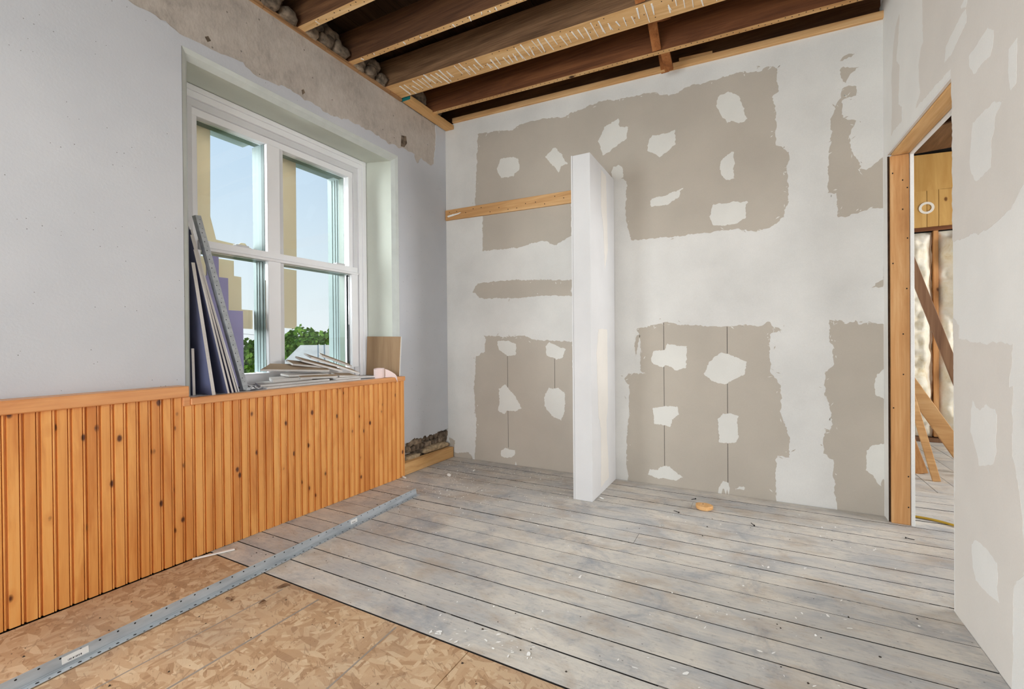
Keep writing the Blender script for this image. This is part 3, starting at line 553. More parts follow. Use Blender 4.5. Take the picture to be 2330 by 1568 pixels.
# ---- ceiling : deck, joists, bridging
ce = box('ceiling', -3.5,4.45, Y0-.2,6.9, 3.62,3.72, M['deck']); ce['kind'] = 'structure'
x = -2.95
while x < .85:
    box('deck_board', x,x+.137, Y0,3.94, 3.588-rf.uniform(0,.004),3.615, M['deck'], ce); x += .141
def joist(y0, y1, mat, d=.235, streak=0, holes=12):
    xa, xb = -2.96, .735
    v = [(xa,y0,zc(xa)),(xb,y0,zc(xb)),(xb,y1,zc(xb)),(xa,y1,zc(xa)),(xa,y0,zc(xa)+d),(xb,y0,zc(xb)+d),(xb,y1,zc(xb)+d),(xa,y1,zc(xa)+d)]
    o = mk('joist', v, BOXF, [M[mat],M['lathface']], ce, [1,0,0,0,0,0])
    mb = MB()
    if streak:
        x = -2.62
        while x < .6:
            n = 1 if rf.random()<.7 else 2
            for _ in range(n):
                a = y0+rf.uniform(.004,(y1-y0)*.45) if n==1 else y0+rf.uniform(.0,(y1-y0)*.6); L = rf.uniform(.45,1.0)*(y1-a); wd = rf.uniform(.0026,.0058)
                if rf.random() < streak:
                    b = a+L; k = rf.uniform(-.012,.012)
                    mb.hexa([(x-wd,a,zc(x)-.003),(x+wd,a,zc(x)-.003),(x+wd*.6+k,b,zc(x)-.003),(x-wd*.6+k,b,zc(x)-.003),(x-wd,a,zc(x)+.001),(x+wd,a,zc(x)+.001),(x+wd*.6+k,b,zc(x)+.001),(x-wd*.6+k,b,zc(x)+.001)])
                x += rf.uniform(-.006,.006)
            x += .047
        s_ = mb.out('plaster_streaks', M['chipw'], o); s_['kind'] = 'stuff'
    mb = MB()
    x = -2.6
    while x < .6:
        y = rf.uniform(y0+.008,y1-.008); mb.box(x-.003,x+.003,y-.003,y+.003,zc(x)-.0012,zc(x)+.001); x += .6/holes
    s_ = mb.out('nail_holes', M['hole'], o); s_['kind'] = 'stuff'
    return o
joist(2.025,2.082,'joist',streak=.25); joist(2.462,2.508,'joist',streak=.22); joist(2.853,3.052,'joist_rough',d=.22,streak=.95,holes=10); joist(3.377,3.421,'joist_red',holes=16)
joist(3.80,3.845,'joist',holes=6)
for y in (1.58,1.12,.66,.20,-.26,-.72,-1.18,-1.64,-2.10,-2.56): joist(y,y+.048,'joist',holes=6)
# cross bridging
def brace(x, ya, za, yb, zb, mat='cross', wd=.06):
    beam('bridging_brace', (x,ya,za), (x,yb,zb), (wd,0,0), (0,.022*(zb-za)/max(.01,math.hypot(zb-za,yb-ya)),-.022*(yb-ya)/math.hypot(zb-za,yb-ya)), M[mat], ce)
z_ = zc(-.56)
for x, pairs in ((-.585, ((3.052,3.377),(3.421,3.76),(2.508,2.853),(2.082,2.462))),):
    for ya, yb in pairs:
        brace(x-.033, ya+.004, z_+.215, yb-.004, z_+.012)
        brace(x+.033, ya+.004, z_+.012, yb-.004, z_+.215)
brace(-.57, 3.425, z_+.012, 3.60, z_-.085+.06)
# two by four in the corner under the joists
t_ = thing('corner_lumber', (-2.705,3.38,3.29), 'short new lumber piece with a teal painted end in the corner under the joists', 'board')
MB().hexa([(-2.752,3.070,3.292),(-2.657,3.070,3.289),(-2.653,3.712,3.289),(-2.752,3.712,3.292),(-2.752,3.070,3.332),(-2.657,3.070,3.329),(-2.653,3.712,3.329),(-2.752,3.712,3.332)]).out('timber', M['lumber_y'], t_, bevel=.002)
MB().box(-2.751,-2.658,3.0665,3.0695,3.291,3.330).out('painted_end', M['teal_paint'], t_)['label'] = 'teal painted end'

# ---- wainscot
XW = -2.670
ws = thing('wainscot', (-2.70,1.2,0), 'varnished knotty pine beadboard wainscot below the window', 'panelling')
def board_mesh(name, h):
    P = .0499; g = .0040; d = .0105; bw = .0062
    prof = [(0,-.018),(0,-d),(g*.5,-d),(g,-.0012),(g+.0006,0),(P-2*g-bw,0),(P-2*g-bw+.0008,-.001),(P-g*1.5-bw,-d),(P-g-bw-.0005,-d),(P-g-bw,-.002),(P-g-bw+bw*.3,0),(P-g-bw+bw*.7,0),(P-g,-.002),(P-g*.5,-d),(P,-d),(P,-.018)]
    n = len(prof); vs = [(q,p,0) for p,q in prof]+[(q,p,h) for p,q in prof]
    fs = [tuple(range(n)), tuple(range(n,2*n))[::-1]]+[(i,n+i,n+(i+1)%n,(i+1)%n) for i in range(n)]
    me = bpy.data.meshes.new(name); me.from_pydata(vs,[],fs); me.materials.append(M['pine'])
    bm = bmesh.new(); bm.from_mesh(me); bmesh.ops.recalc_face_normals(bm, faces=bm.faces); bm.to_mesh(me); bm.free()
    return me
mA, mB_ = board_mesh('board', .874), board_mesh('board', .826)
k0 = int((-.55-.6195)/.0499)
for k in range(k0, 47):
    y = .6225+.0499*k
    if y > 2.955: break
    me = mA if y < 1.255 else mB_
    o = bpy.data.objects.new('board', me); o.location = Vector((XW,y,.002))-Vector(ws.location); link(o, ws)
bk = box('backing', -2.755,XW-.019, -.6,2.960, 0,.826, M['subfloor'], ws)
bk = box('backing', -2.755,XW-.019, -.6,1.285, .827,.872, M['subfloor'], ws)
box('end_board', -2.755,XW-.001, 2.9605,2.968, .002,.826, M['pine'], ws)
box('cap_rail', -2.757,XW+.022, -.6,1.2865, .8745,.932, M['pine_trim'], ws, .004)
box('end_block', -2.700,XW+.010, 1.2630,1.2955, .8255,.874, M['pine_trim'], ws, .002)
box('sill_nosing', -2.712,XW+.018, 1.2965,2.966, .8275,.866, M['pine_trim'], ws, .004)
# base plate on the floor in the corner
o = MB().hexa([(-2.745,2.972,.001),(-2.684,2.972,.001),(-2.684,3.700,.001),(-2.745,3.700,.001),(-2.745,2.972,.105),(-2.684,2.972,.105),(-2.684,3.700,.102),(-2.745,3.700,.102)]).out('floor_plate', M['lumber_y'], bevel=.003)
tag(o, 'orange wood board on edge at the floor below the broken plaster in the corner', 'board')

# ---- window_1
w1 = struct('window_1', loc=(-3.12,2.16,.862))
Wt = M['white']
box('sill_board', -3.20,-2.714, 1.330,3.005, .838,.8645, Wt, w1, .002)
for (y0,y1,xf) in ((2.925,2.9655,-3.092),(2.888,2.9245,-3.104),(2.846,2.8875,-3.120),(2.803,2.8455,-3.136)):
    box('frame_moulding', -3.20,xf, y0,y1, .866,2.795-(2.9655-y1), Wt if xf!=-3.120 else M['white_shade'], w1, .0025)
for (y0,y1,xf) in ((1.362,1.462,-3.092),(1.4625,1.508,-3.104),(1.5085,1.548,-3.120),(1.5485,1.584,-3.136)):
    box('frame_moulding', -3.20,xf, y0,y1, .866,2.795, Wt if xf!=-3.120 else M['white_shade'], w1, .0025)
for (z0,z1,xf,ya,yb) in ((2.748,2.780,-3.090,1.363,2.965),(2.706,2.7475,-3.102,1.462,2.925),(2.660,2.7055,-3.118,1.508,2.888),(2.612,2.6595,-3.134,1.548,2.846)):
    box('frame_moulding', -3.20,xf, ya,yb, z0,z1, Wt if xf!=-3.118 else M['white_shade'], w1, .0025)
box('head_backing', -3.22,-3.13, 1.363,2.965, 2.7805,2.81, M['gasket'], w1)  # grey plate painting the shade of the recess above the casing
box('mullion', -3.285,-3.116, 2.041,2.140, .94,2.611, Wt, w1, .004)
box('mullion_step', -3.27,-3.132, 2.141,2.177, .94,2.611, M['white_shade'], w1, .003)
box('bottom_rail', -3.24,-3.108, 1.586,2.801, .866,.943, Wt, w1, .004)
mr = MB().prism([(-3.17,1.757),(-3.100,1.757),(-3.094,1.772),(-3.112,1.780),(-3.112,1.822),(-3.17,1.822)], [], 1.586, 2.872, lambda u,v,d: (u,d,v)).out('meeting_rail', Wt, w1)
box('sash_stile', -3.18,-3.106, 2.803,2.872, .944,1.7565, Wt, w1, .003)
box('sash_stile', -3.18,-3.106, 1.512,1.584, .944,1.7565, Wt, w1, .003)
for y in (1.86,2.70):
    lk = box('sash_lock', -3.165,-3.118, y-.045,y+.045, 1.8225,1.838, M['white_shade'], w1, .003)
for (ya,yb) in ((1.586,2.040),(2.178,2.802)):
    box('pane', -3.150,-3.146, ya,yb, .944,1.756, M['glass'], w1)
    box('pane', -3.185,-3.181, ya,yb, 1.823,2.611, M['glass'], w1)
# outer storm frame seen through the panes
box('storm_channel', -3.262,-3.201, 2.803,2.86, .90,2.66, M['gasket'], w1)
box('storm_jamb', -3.405,-3.263, 2.803,2.86, .90,2.66, M['teal'], w1)
for q in (-3.285,-3.315,-3.35): box('storm_rib', q-.004,q+.004, 2.7985,2.8025, .95,2.61, M['teal'], w1)
box('storm_mullion', -3.290,-3.152, 2.0385,2.0405, .944,2.611, M['teal'], w1)
for q in (-3.18,-3.22,-3.25): box('storm_rib', q-.003,q+.003, 2.0350,2.0380, .95,1.756, M['teal'], w1)
for (ya,yb) in ((1.586,2.038),(2.178,2.802)):
    box('storm_head', -3.262,-3.201, ya,yb, 2.612,2.66, M['gasket'], w1)
    box('storm_head', -3.405,-3.263, ya,yb, 2.640,2.69, M['teal'], w1)
    box('sash_under_rail', -3.270,-3.171, ya,yb, 1.757,1.80, M['gasket'], w1)
box('storm_jamb', -3.405,-3.201, 1.50,1.584, .90,2.66, M['gasket'], w1)
box('outer_sill', -3.47,-3.241, 1.40,2.95, .84,.925, M['white_shade'], w1)
# reflection-like tan silhouettes in the panes, cut as added thin sheets outside
tn = lambda pts, x=-3.300: MB().prism(pts, [], 0, .004, lambda u,v,d: (x-d,u,v)).out('tan_pane_shape', M['tan'], w1)
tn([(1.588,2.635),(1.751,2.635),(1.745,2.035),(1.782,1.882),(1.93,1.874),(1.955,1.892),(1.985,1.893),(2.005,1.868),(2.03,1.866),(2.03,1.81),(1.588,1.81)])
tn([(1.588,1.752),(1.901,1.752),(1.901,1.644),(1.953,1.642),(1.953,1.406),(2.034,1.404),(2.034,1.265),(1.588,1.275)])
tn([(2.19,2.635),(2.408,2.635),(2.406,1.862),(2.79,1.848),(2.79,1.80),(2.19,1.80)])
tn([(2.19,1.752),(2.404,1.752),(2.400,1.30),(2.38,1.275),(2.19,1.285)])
# unseen second window, added to this wall for the side fill light
w2 = struct('window_2_added', loc=(-3.12,-1.1,.862))
mb = MB().box(-3.2,-3.1,-1.912,-1.80,.866,2.77).box(-3.2,-3.1,-.40,-.288,.866,2.77).box(-3.2,-3.1,-1.80,-.40,2.65,2.77).box(-3.2,-3.1,-1.80,-.40,.866,.94).box(-3.2,-3.1,-1.17,-1.03,.94,2.65).box(-3.18,-3.1,-1.80,-.40,1.755,1.82)
mb.out('frame', Wt, w2)
box('sill_board', -3.20,-2.714, -1.94,-.26, .838,.8645, Wt, w2)

# ------------------------------------------------------------------ things on the window sill
SZ = .8648
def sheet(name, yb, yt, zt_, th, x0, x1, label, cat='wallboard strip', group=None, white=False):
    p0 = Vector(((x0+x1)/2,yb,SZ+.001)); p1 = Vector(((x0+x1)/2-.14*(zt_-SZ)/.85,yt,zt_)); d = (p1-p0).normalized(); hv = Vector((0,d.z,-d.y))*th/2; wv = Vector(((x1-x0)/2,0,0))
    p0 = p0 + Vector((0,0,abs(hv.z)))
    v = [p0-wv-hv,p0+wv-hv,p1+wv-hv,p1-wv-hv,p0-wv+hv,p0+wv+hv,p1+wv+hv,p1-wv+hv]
    o = mk(name, v, BOXF, [M['lavender_shaded'],M['white'] if white else M['edge']], None, [0,0,1,1,1,1])
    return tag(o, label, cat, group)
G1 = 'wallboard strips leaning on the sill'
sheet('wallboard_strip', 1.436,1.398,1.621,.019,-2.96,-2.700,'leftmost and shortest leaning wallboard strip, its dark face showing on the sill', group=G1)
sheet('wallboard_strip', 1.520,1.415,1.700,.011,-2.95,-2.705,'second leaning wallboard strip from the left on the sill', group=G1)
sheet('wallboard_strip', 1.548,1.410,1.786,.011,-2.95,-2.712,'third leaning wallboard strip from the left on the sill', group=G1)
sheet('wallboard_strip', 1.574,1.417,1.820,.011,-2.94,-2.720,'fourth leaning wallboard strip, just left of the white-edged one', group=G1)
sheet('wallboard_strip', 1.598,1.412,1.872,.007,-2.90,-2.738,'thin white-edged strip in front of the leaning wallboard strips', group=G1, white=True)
# perforated steel angle leaning in front
t_ = thing('steel_angle', (-2.76,1.63,SZ), 'perforated steel angle leaning in front of the wallboard strips by the window', 'metal angle')
b0 = Vector((-2.758,1.640,SZ+.004)); b1 = Vector((-2.862,1.432,1.905)); dd = (b1-b0).normalized(); sd = Vector((-.25,.96,.2)); sd = (sd-dd*sd.dot(dd)).normalized(); nn = dd.cross(sd)
W_ = .036
v = [b0-sd*W_*.0, b0+sd*W_*.35, b1+sd*W_, b1-sd*W_*.0]
v = [b0, b0+sd*W_, b1+sd*W_, b1]
MB().hexa([*(p-nn*.0006 for p in v), *(p+nn*.0006 for p in v)]).out('flange', M['steel'], t_)
iv = Vector((-1,0,0)); v2 = [b0, b0+iv*W_, b1+iv*W_, b1]; n2_ = dd.cross(iv).normalized()
MB().hexa([*(p-n2_*.0006 for p in v2), *(p+n2_*.0006 for p in v2)]).out('flange', M['steel'], t_)
mb = MB(); L_ = (b1-b0).length; k = .05; i = 0
while k < L_-.02:
    c = b0+dd*k+sd*W_*(.32 if i%2 else .62); r_h = .0034 if i%2 else .0022
    for s_ in (-1,1):
        q = [c + (sd*math.cos(a)+dd*math.sin(a))*r_h + nn*.0011*s_ for a in [math.pi/3*j for j in range(6)]]
        mb.add(q, [tuple(range(6))])
    k += .026; i += 1
hs = mb.out('punched_holes', M['hole'], t_, fix=False); hs['kind'] = 'stuff'
# lavender sheets standing against the sash
def upright(y0,y1,x0,x1,h,label):
    o = mk('lavender_sheet', [(x0,y0,SZ+.001),(x1,y0,SZ+.001),(x1,y1,SZ+.001),(x0,y1,SZ+.001),(x0-.004,y0,h),(x1-.004,y0,h),(x1-.004,y1,h),(x0-.004,y1,h)], BOXF, [M['edge'],M['lavender']], None, [0,0,0,1,0,1])
    return tag(o, label, 'wallboard sheet', 'lavender sheets standing against the window')
upright(1.60,1.672,-3.079,-3.066,1.722,'tallest and narrowest lavender wallboard sheet standing against the window')
upright(1.58,1.722,-3.064,-3.051,1.588,'middle-height lavender wallboard sheet standing against the window')
upright(1.56,1.808,-3.049,-3.036,1.376,'shortest and widest lavender wallboard sheet standing in front of the taller ones')
o = mk('wallboard_offcut', [(-2.99,1.372,SZ+.001),(-2.79,1.372,SZ+.001),(-2.79,1.386,SZ+.001),(-2.99,1.386,SZ+.001),(-2.99,1.367,1.130),(-2.79,1.367,1.130),(-2.79,1.381,1.130),(-2.99,1.381,1.130)], BOXF, [M['lavender_shaded'],M['edge']], None, [1,1,0,1,0,1])
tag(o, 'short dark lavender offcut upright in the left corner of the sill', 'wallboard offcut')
# heap of broken wallboard pieces
G2 = 'broken wallboard pieces heaped on the sill'
rp = random.Random(5)
def piece(p0, p1, back, th, label, face='scrapface', edge_='edge', taper=.0, notch=True):
    """front edge p0->p1 (bottom), back vector; outline irregular"""
    p0,p1,bk_ = Vector(p0),Vector(p1),Vector(back); ex = p1-p0; nrm = ex.cross(bk_).normalized()
    if nrm.z < 0: nrm = -nrm
    uv = [(0,0),(.3,rp.uniform(-.02,.02)),(.62,rp.uniform(-.02,.03)),(1,0)]
    uv += [(1-taper*.3,.5+rp.uniform(-.05,.05)),(1-taper*.6,1),(.6,1+rp.uniform(-.06,.05)),(.3,1+rp.uniform(-.05,.05)),(taper,1),(taper*.5+rp.uniform(-.02,.02),.5)]
    q = [p0+ex*u+bk_*v for u,v in uv]; n = len(q)
    vs = [a for a in q]+[a+nrm*th for a in q]
    fs = [tuple(range(n))[::-1], tuple(range(n,2*n))]+[(i,(i+1)%n,n+(i+1)%n,n+i) for i in range(n)]
    o = mk('wallboard_piece', vs, fs, [M[face],M[edge_]], None, [0,0]+[1]*n)
    bm = bmesh.new(); bm.from_mesh(o.data); bmesh.ops.recalc_face_normals(bm, faces=bm.faces); bm.to_mesh(o.data); bm.free()
    return tag(o, label, 'wallboard scrap', G2)
T = .0125
piece((-2.722,1.765,.866),(-2.722,2.535,.866),(-.17,.02,0),.012,'long flat white piece along the front of the heap, lowest of all','scrapgrey')
piece((-2.780,1.760,.8785),(-2.775,2.285,.8785),(-.19,.03,.004),.012,'second lowest white piece near the left end of the heap','scrapgrey',taper=.1)
piece((-2.835,1.880,.893),(-2.825,2.175,.893),(-.14,.02,.008),.021,'thick white notched piece low at the left of the heap','scrapgrey',taper=.15)
piece((-2.855,2.010,.922),(-2.850,2.335,.910),(-.12,.02,.006),.014,'grey-edged piece lying level in the middle of the heap','scrapgrey')
piece((-2.815,2.070,.902),(-2.80,2.380,.892),(-.05,.02,.012),.013,'narrow piece with a white broken end poking from the front of the heap','scrapface')
piece((-2.862,1.812,.974),(-2.858,2.350,.938),(-.15,.11,.032),T,'brown-faced piece sticking out over the left side of the heap','scrapface',taper=.10)
piece((-2.918,2.085,.998),(-2.910,2.388,.957),(-.12,.03,.026),T,'short brown piece on top of the one jutting out left','scrapface')
piece((-2.93,2.170,1.020),(-2.855,2.470,.928),(-.12,.03,.028),T,'sloping pale-edged piece in the middle top of the heap','scrapface')
piece((-2.955,2.265,1.040),(-2.835,2.625,.900),(-.13,.035,.028),T,'long sloping brown piece falling to the right end of the heap','scrapface')
piece((-3.00,2.395,1.050),(-2.975,2.672,.950),(-.07,.03,.018),T,'uppermost brown piece resting against the window pane','scrapface')
piece((-2.780,2.555,.8785),(-2.742,2.745,.868),(-.10,.06,.0),.010,'flat white strip right of the heap beside the tape roll','scrapgrey')
piece((-2.765,2.335,.879),(-2.765,2.560,.879),(-.16,.02,.010),.012,'dusty flat piece under the right side of the heap','scrapgrey')
piece((-2.80,2.395,.895),(-2.785,2.560,.882),(-.15,.05,.015),.012,'dark shadowed fragment under the long sloping brown piece','scrapface')
# brown-backed square
o = mk('wallboard_square', [(-3.088,2.938,SZ+.002),(-2.690,2.930,SZ+.002),(-2.690,2.942,SZ+.002),(-3.088,2.950,SZ+.002),(-3.076,2.944,1.213),(-2.672,2.936,1.206),(-2.672,2.948,1.206),(-3.076,2.956,1.213)], BOXF, [M['kraft'],M['core']], None, [1,1,0,1,0,1])
tag(o, 'brown-backed square of wallboard leaning at the right end of the sill', 'wallboard square')
# tape roll
t_ = thing('tape_roll', (-2.735,2.76,SZ), 'pale pink mesh tape roll with a loose tail over the sill edge', 'tape')
mb = MB(); c0_ = Vector((-2.742,2.752,.868)); pr_ = []
N_ = 60
ri = [.046-.010*(i/N_) for i in range(N_+1)]
for i in range(N_+1):
    a = 2*math.pi*2.4*i/N_ + 1.2
    pr_.append((c0_.x+ri[i]*math.cos(a), c0_.y+ri[i]*math.sin(a)))
vs = [(x,y,c0_.z+.004*math.sin(i*.3)) for i,(x,y) in enumerate(pr_)]+[(x,y,c0_.z+.072+.004*math.sin(i*.3)) for i,(x,y) in enumerate(pr_)]
fs = [(i,i+1,N_+2+i,N_+1+i) for i in range(N_)]
mk('roll', vs, fs, M['pink'], t_, smooth=True)
tl = [(-2.700,2.775,.870,.938),(-2.690,2.800,.868,.928),(-2.672,2.822,.868,.912),(-2.650,2.842,.862,.890),(-2.646,2.855,.834,.872),(-2.645,2.862,.815,.830)]
vs = [(x,y,z0) for x,y,z0,z1 in tl]+[(x-.004,y+.004,z1) for x,y,z0,z1 in tl]; n = len(tl)
mk('tail', vs, [(i,i+1,n+i+1,n+i) for i in range(n-1)], M['pink'], t_, smooth=True)
# crumpled wrapper
vs = []; nx, ny = 12, 8
for j in range(ny+1):
    for i in range(nx+1):
        u, v_ = i/nx, j/ny
        z = SZ+.004+.030*max(0,math.sin(u*3.1)*.7+mnoise.noise((u*5,v_*4,2.2)))*(1-abs(v_-.5)*1.2)
        vs.append((-2.88+.15*v_+.02*mnoise.noise((u*4,v_*4,9)), 1.635+.115*u+.02*mnoise.noise((u*4,v_*4,5)), max(SZ+.001,z)))
fs = [(j*(nx+1)+i,j*(nx+1)+i+1,(j+1)*(nx+1)+i+1,(j+1)*(nx+1)+i) for j in range(ny) for i in range(nx)]
tag(mk('wrapper', vs, fs, M['wrap']), 'crumpled black and white printed wrapper on the sill beside the leaning strips', 'wrapper')

# ------------------------------------------------------------------ things on the floor
# long steel angle
t_ = thing('floor_angle', (-2.2,1.6,0), 'long perforated galvanised steel angle lying across the floor', 'metal angle')
A0 = Vector((-2.124,.10,0)); A1 = Vector((-2.242,2.658,.0)); dd = (A1-A0).normalized(); sd = Vector((dd.y,-dd.x,0)); FW, FH = .034, .042
f0, f1 = A0-sd*FW, A1-sd*FW
def slab(a,b,c,d,n,th): return [a-n*th,b-n*th,c-n*th,d-n*th,a+n*th,b+n*th,c+n*th,d+n*th]
up = Vector((0,0,1)); q0 = Vector((0,0,.0022))
MB().hexa(slab(f0+q0,A0+q0,A1+q0,f1+q0,up,.0007)).out('flange', M['steel'], t_)
lean = up*FH - sd*.006
MB().hexa(slab(f0+q0,f1+q0,f1+q0+lean,f0+q0+lean,sd,.0007)).out('flange', M['steel'], t_)
MB().tube([f0+q0+up*.002+sd*.003, f1+q0+up*.002+sd*.003], .0025, 6).out('bend', M['steel'], t_)
mb = MB(); k = .05; i = 0
while k < (A1-A0).length-.02:
    for (base, ax, nn, fr, rr) in ((f0+q0, sd, up, FW*(.62 if i%2 else .86), .0045 if i%2 else .0028), (f0+q0, lean.normalized(), sd, FH*(.80 if i%2 else .55), .0030 if i%2 else .0)):
        if rr == 0: continue
        c = base+dd*(k+(.012 if nn is sd else 0))+ax*fr+nn*.0011
        mb.add([c+ax*math.cos(a)*rr+dd*math.sin(a)*rr*1.3 for a in [math.pi/4*j for j in range(8)]], [tuple(range(8))])
    k += .028; i += 1
hs = mb.out('punched_holes', M['hole'], t_, fix=False); hs['kind'] = 'stuff'
ln = lean.normalized()
def sticker(y0,y1,nm):
    a = (y0-A0.y)/dd.y; b = (y1-A0.y)/dd.y; o0 = f0+q0+dd*a; o1 = f0+q0+dd*b; off = sd*.0013
    s = MB().hexa(slab(o0+ln*.010+off,o1+ln*.010+off,o1+ln*.034+off,o0+ln*.034+off,sd,.0003)).out('sticker', M['sticker'], t_)
    mb = MB(); L = b-a; x = L*.22; 
    while x < L*.72:
        wd = rp.choice((.0012,.002,.0028)); c0 = o0+dd*x+off+sd*.0004
        mb.add([c0+ln*.014,c0+dd*wd+ln*.014,c0+dd*wd+ln*.020,c0+ln*.020],[(0,1,2,3)]); x += wd+rp.choice((.0014,.0022))
    mb.out('barcode', M['ink'], s, fix=False)
sticker(.640,.715,0); sticker(2.000,2.055,1)
# wood puck
t_ = thing('wood_puck', (-.318,3.320,0), 'round sawn wood puck on the floor before the back wall', 'wood disc')
mb = MB(); n = 24; vs = []
for z, rr in ((.002,.050),(.006,.054),(.024,.055),(.028,.052)):
    for k in range(n):
        a = 2*math.pi*k/n; q = rr*(1+.05*math.sin(3*a)+.03*math.sin(5*a+1)); vs.append((-.318+q*math.cos(a),3.320+q*math.sin(a)*.9,z))
fs = [(r_i*n+k,r_i*n+(k+1)%n,(r_i+1)*n+(k+1)%n,(r_i+1)*n+k) for r_i in range(3) for k in range(n)]+[tuple(range(n))[::-1],tuple(range(3*n,4*n))]
mk('disc', vs, fs, M['puck'], t_)
MB().tube([(-.326,3.335,.0275),(-.326,3.335,.0288)],.004,8).out('pilot_hole', M['hole'], t_)
# stick by the wainscot
o = beam('paint_stick', (-2.648,1.290,.008),(-2.572,1.468,.005),(.016,-.007,0),(0,0,.006), M['chipw'], None, .0015)
tag(o, 'thin whitish stick on the floor against the wainscot', 'stick')
# shavings / bark pieces
def shaving(c, L, wd, ang, label):
    vs = []; n = 9; d = Vector((math.cos(ang),math.sin(ang),0)); s_ = Vector((-d.y,d.x,0))
    for i in range(n):
        u = i/(n-1)-.5; h = .003+.010*(1-4*u*u); p = Vector(c)+d*L*u+s_*wd*.5*math.sin(u*5)
        ww = wd*(.25+.75*(1-(2*u)**4))
        vs += [p-s_*ww*.5+Vector((0,0,h*.35)), p+Vector((0,0,h)), p+s_*ww*.5+Vector((0,0,h*.3)), p+Vector((0,0,h*.2))]
    fs = [(i*4+j,i*4+(j+1)%4,(i+1)*4+(j+1)%4,(i+1)*4+j) for i in range(n-1) for j in range(4)]+[(0,1,2,3),((n-1)*4+3,(n-1)*4+2,(n-1)*4+1,(n-1)*4)]
    o = mk('bark_shaving', vs, fs, M['leafb']); o.data.polygons[0].use_smooth = False
    return tag(o, label, 'wood shaving', 'brown shavings on the strand board')
shaving((-1.978,1.352,0),.055,.017,.7,'largest brown curled shaving near the edge of the grey planks')
shaving((-2.096,1.167,0),.045,.013,-.3,'brown shaving on the strand board right beside the steel angle')
shaving((-1.937,1.223,0),.030,.008,1.1,'smallest brown shaving on the strand board')
# white flake and chips
def flake(name, c, s, label, cat='plaster chip', mat='chipw', seed=1, tilt=.006):
    r_ = random.Random(seed); n = 7; q = []
    for k in range(n):
        a = 2*math.pi*k/n; rr = s*r_.uniform(.6,1.15); q.append((c[0]+rr*math.cos(a)*1.2,c[1]+rr*math.sin(a)*.8,c[2]+.002+tilt*(1+math.cos(a+seed))))
    vs = q+[(x,y,z+.004) for x,y,z in q]
    fs = [tuple(range(n))[::-1],tuple(range(n,2*n))]+[(i,(i+1)%n,n+(i+1)%n,n+i) for i in range(n)]
    return tag(mk(name, vs, fs, M[mat]), label, cat)
flake('plaster_chip', (-2.337,3.150,0), .024, 'largest white plaster chip on the grey floor near the corner', seed=4)
flake('plaster_chip', (-2.640,2.925,0), .022, 'white plaster chip at the floor by the right end of the wainscot', seed=9)
flake('plaster_chip', (-.995,3.185,0), .012, 'small white plaster chip at the foot of the stub wall', seed=2)
flake('plaster_chip', (-2.22,3.36,0), .014, 'small white plaster chip behind the largest one near the corner', seed=12)
# black screws
def screw(c, ang, label):
    d = Vector((math.cos(ang),math.sin(ang),0)); p = Vector(c)+Vector((0,0,.004))
    MBs = MB().tube([p-d*.018,p-d*.016,p+d*.012,p+d*.020],[.0012,.0022,.0022,.0022],6).tube([p+d*.018,p+d*.021,p+d*.0235],[.0025,.0048,.0048],8)
    return tag(MBs.out('drywall_screw', M['screw']), label, 'screw', 'black screws on the floor')
screw((-.479,3.177,0),-.5,'black screw on the planks left of the wood puck')
screw((-.405,3.480,0),.9,'black screw on the floor between the puck and the back wall')
screw((-.026,3.173,0),-1.1,'black screw on the planks right of the wood puck')
screw((.772,3.346,0),2.8,'black screw on the floor in front of the doorway')
# scattered crumbs nobody could count
def crumbs(name, n, mat, smin, smax, spots, label, seed):
    r_ = random.Random(seed); mb = MB()
    for _ in range(n):
        x0,x1,y0,y1,z = r_.choice(spots); x = r_.uniform(x0,x1); y = r_.uniform(y0,y1); s_ = r_.uniform(smin,smax)*r_.uniform(.5,1)
        q = [(x+s_*r_.uniform(.5,1)*math.cos(a),y+s_*r_.uniform(.5,1)*math.sin(a)) for a in (0.3,2.2,4.1,5.3)]
        h = s_*r_.uniform(.3,.8); mb.add([(a,b,z) for a,b in q]+[(x,y,z+h)], [(0,1,4),(1,2,4),(2,3,4),(3,0,4)])
    o = mb.out(name, M[mat]); o['kind'] = 'stuff'; o['label'] = label; o['category'] = 'debris'
crumbs('plaster_crumbs', 430, 'chipw', .003,.009, [(-2.62,-1.2,2.5,3.65,.0005),(-2.60,-1.9,2.7,3.6,.0005),(-2.62,-1.2,2.7,3.65,.0005),(-2.6,.7,1.45,3.6,.0005)], 'white plaster crumbs scattered over the grey floor planks', 31)
crumbs('dark_grit', 260, 'grit', .003,.008, [(-2.6,.7,1.45,3.6,.0005),(-2.6,-.6,.45,1.38,-.0018),(-2.6,-1.9,1.4,3.6,.0005)], 'dark grit and splinters scattered over the floor', 32)

# ------------------------------------------------------------------ room beyond the doorway
YF = 6.603
wf = box('wall_far', .853,4.3, YF+.09,YF+.2, -.25,3.60, M['subfloor']); wf['kind'] = 'structure'
MB().hexa([(.87,YF,2.800),(2.6,YF,2.780),(2.6,YF+.012,2.780),(.87,YF+.012,2.800),(.87,YF,3.235),(2.6,YF,3.150),(2.6,YF+.012,3.150),(.87,YF+.012,3.235)]).out('plywood_panel', M['plywood'], wf)
for a, b in ((1.40,1.673),(1.677,1.772),(1.776,2.05),(2.054,2.33),(1.12,1.396)):
    box('board', a,b, YF,YF+.012, 2.388,2.792, M['plywood'], wf, .001)
box('ledger', .87,2.6, YF-.012,YF+.02, 2.345,2.384, M['joist_red'], wf)
for a in (1.755,1.30,2.22): box('stud', a-.020,a+.020, YF+.02,YF+.085, .06,2.345, M['stud'], wf)
box('bottom_plate', .87,2.6, YF,YF+.085, .001,.045, M['stud_brown'], wf)
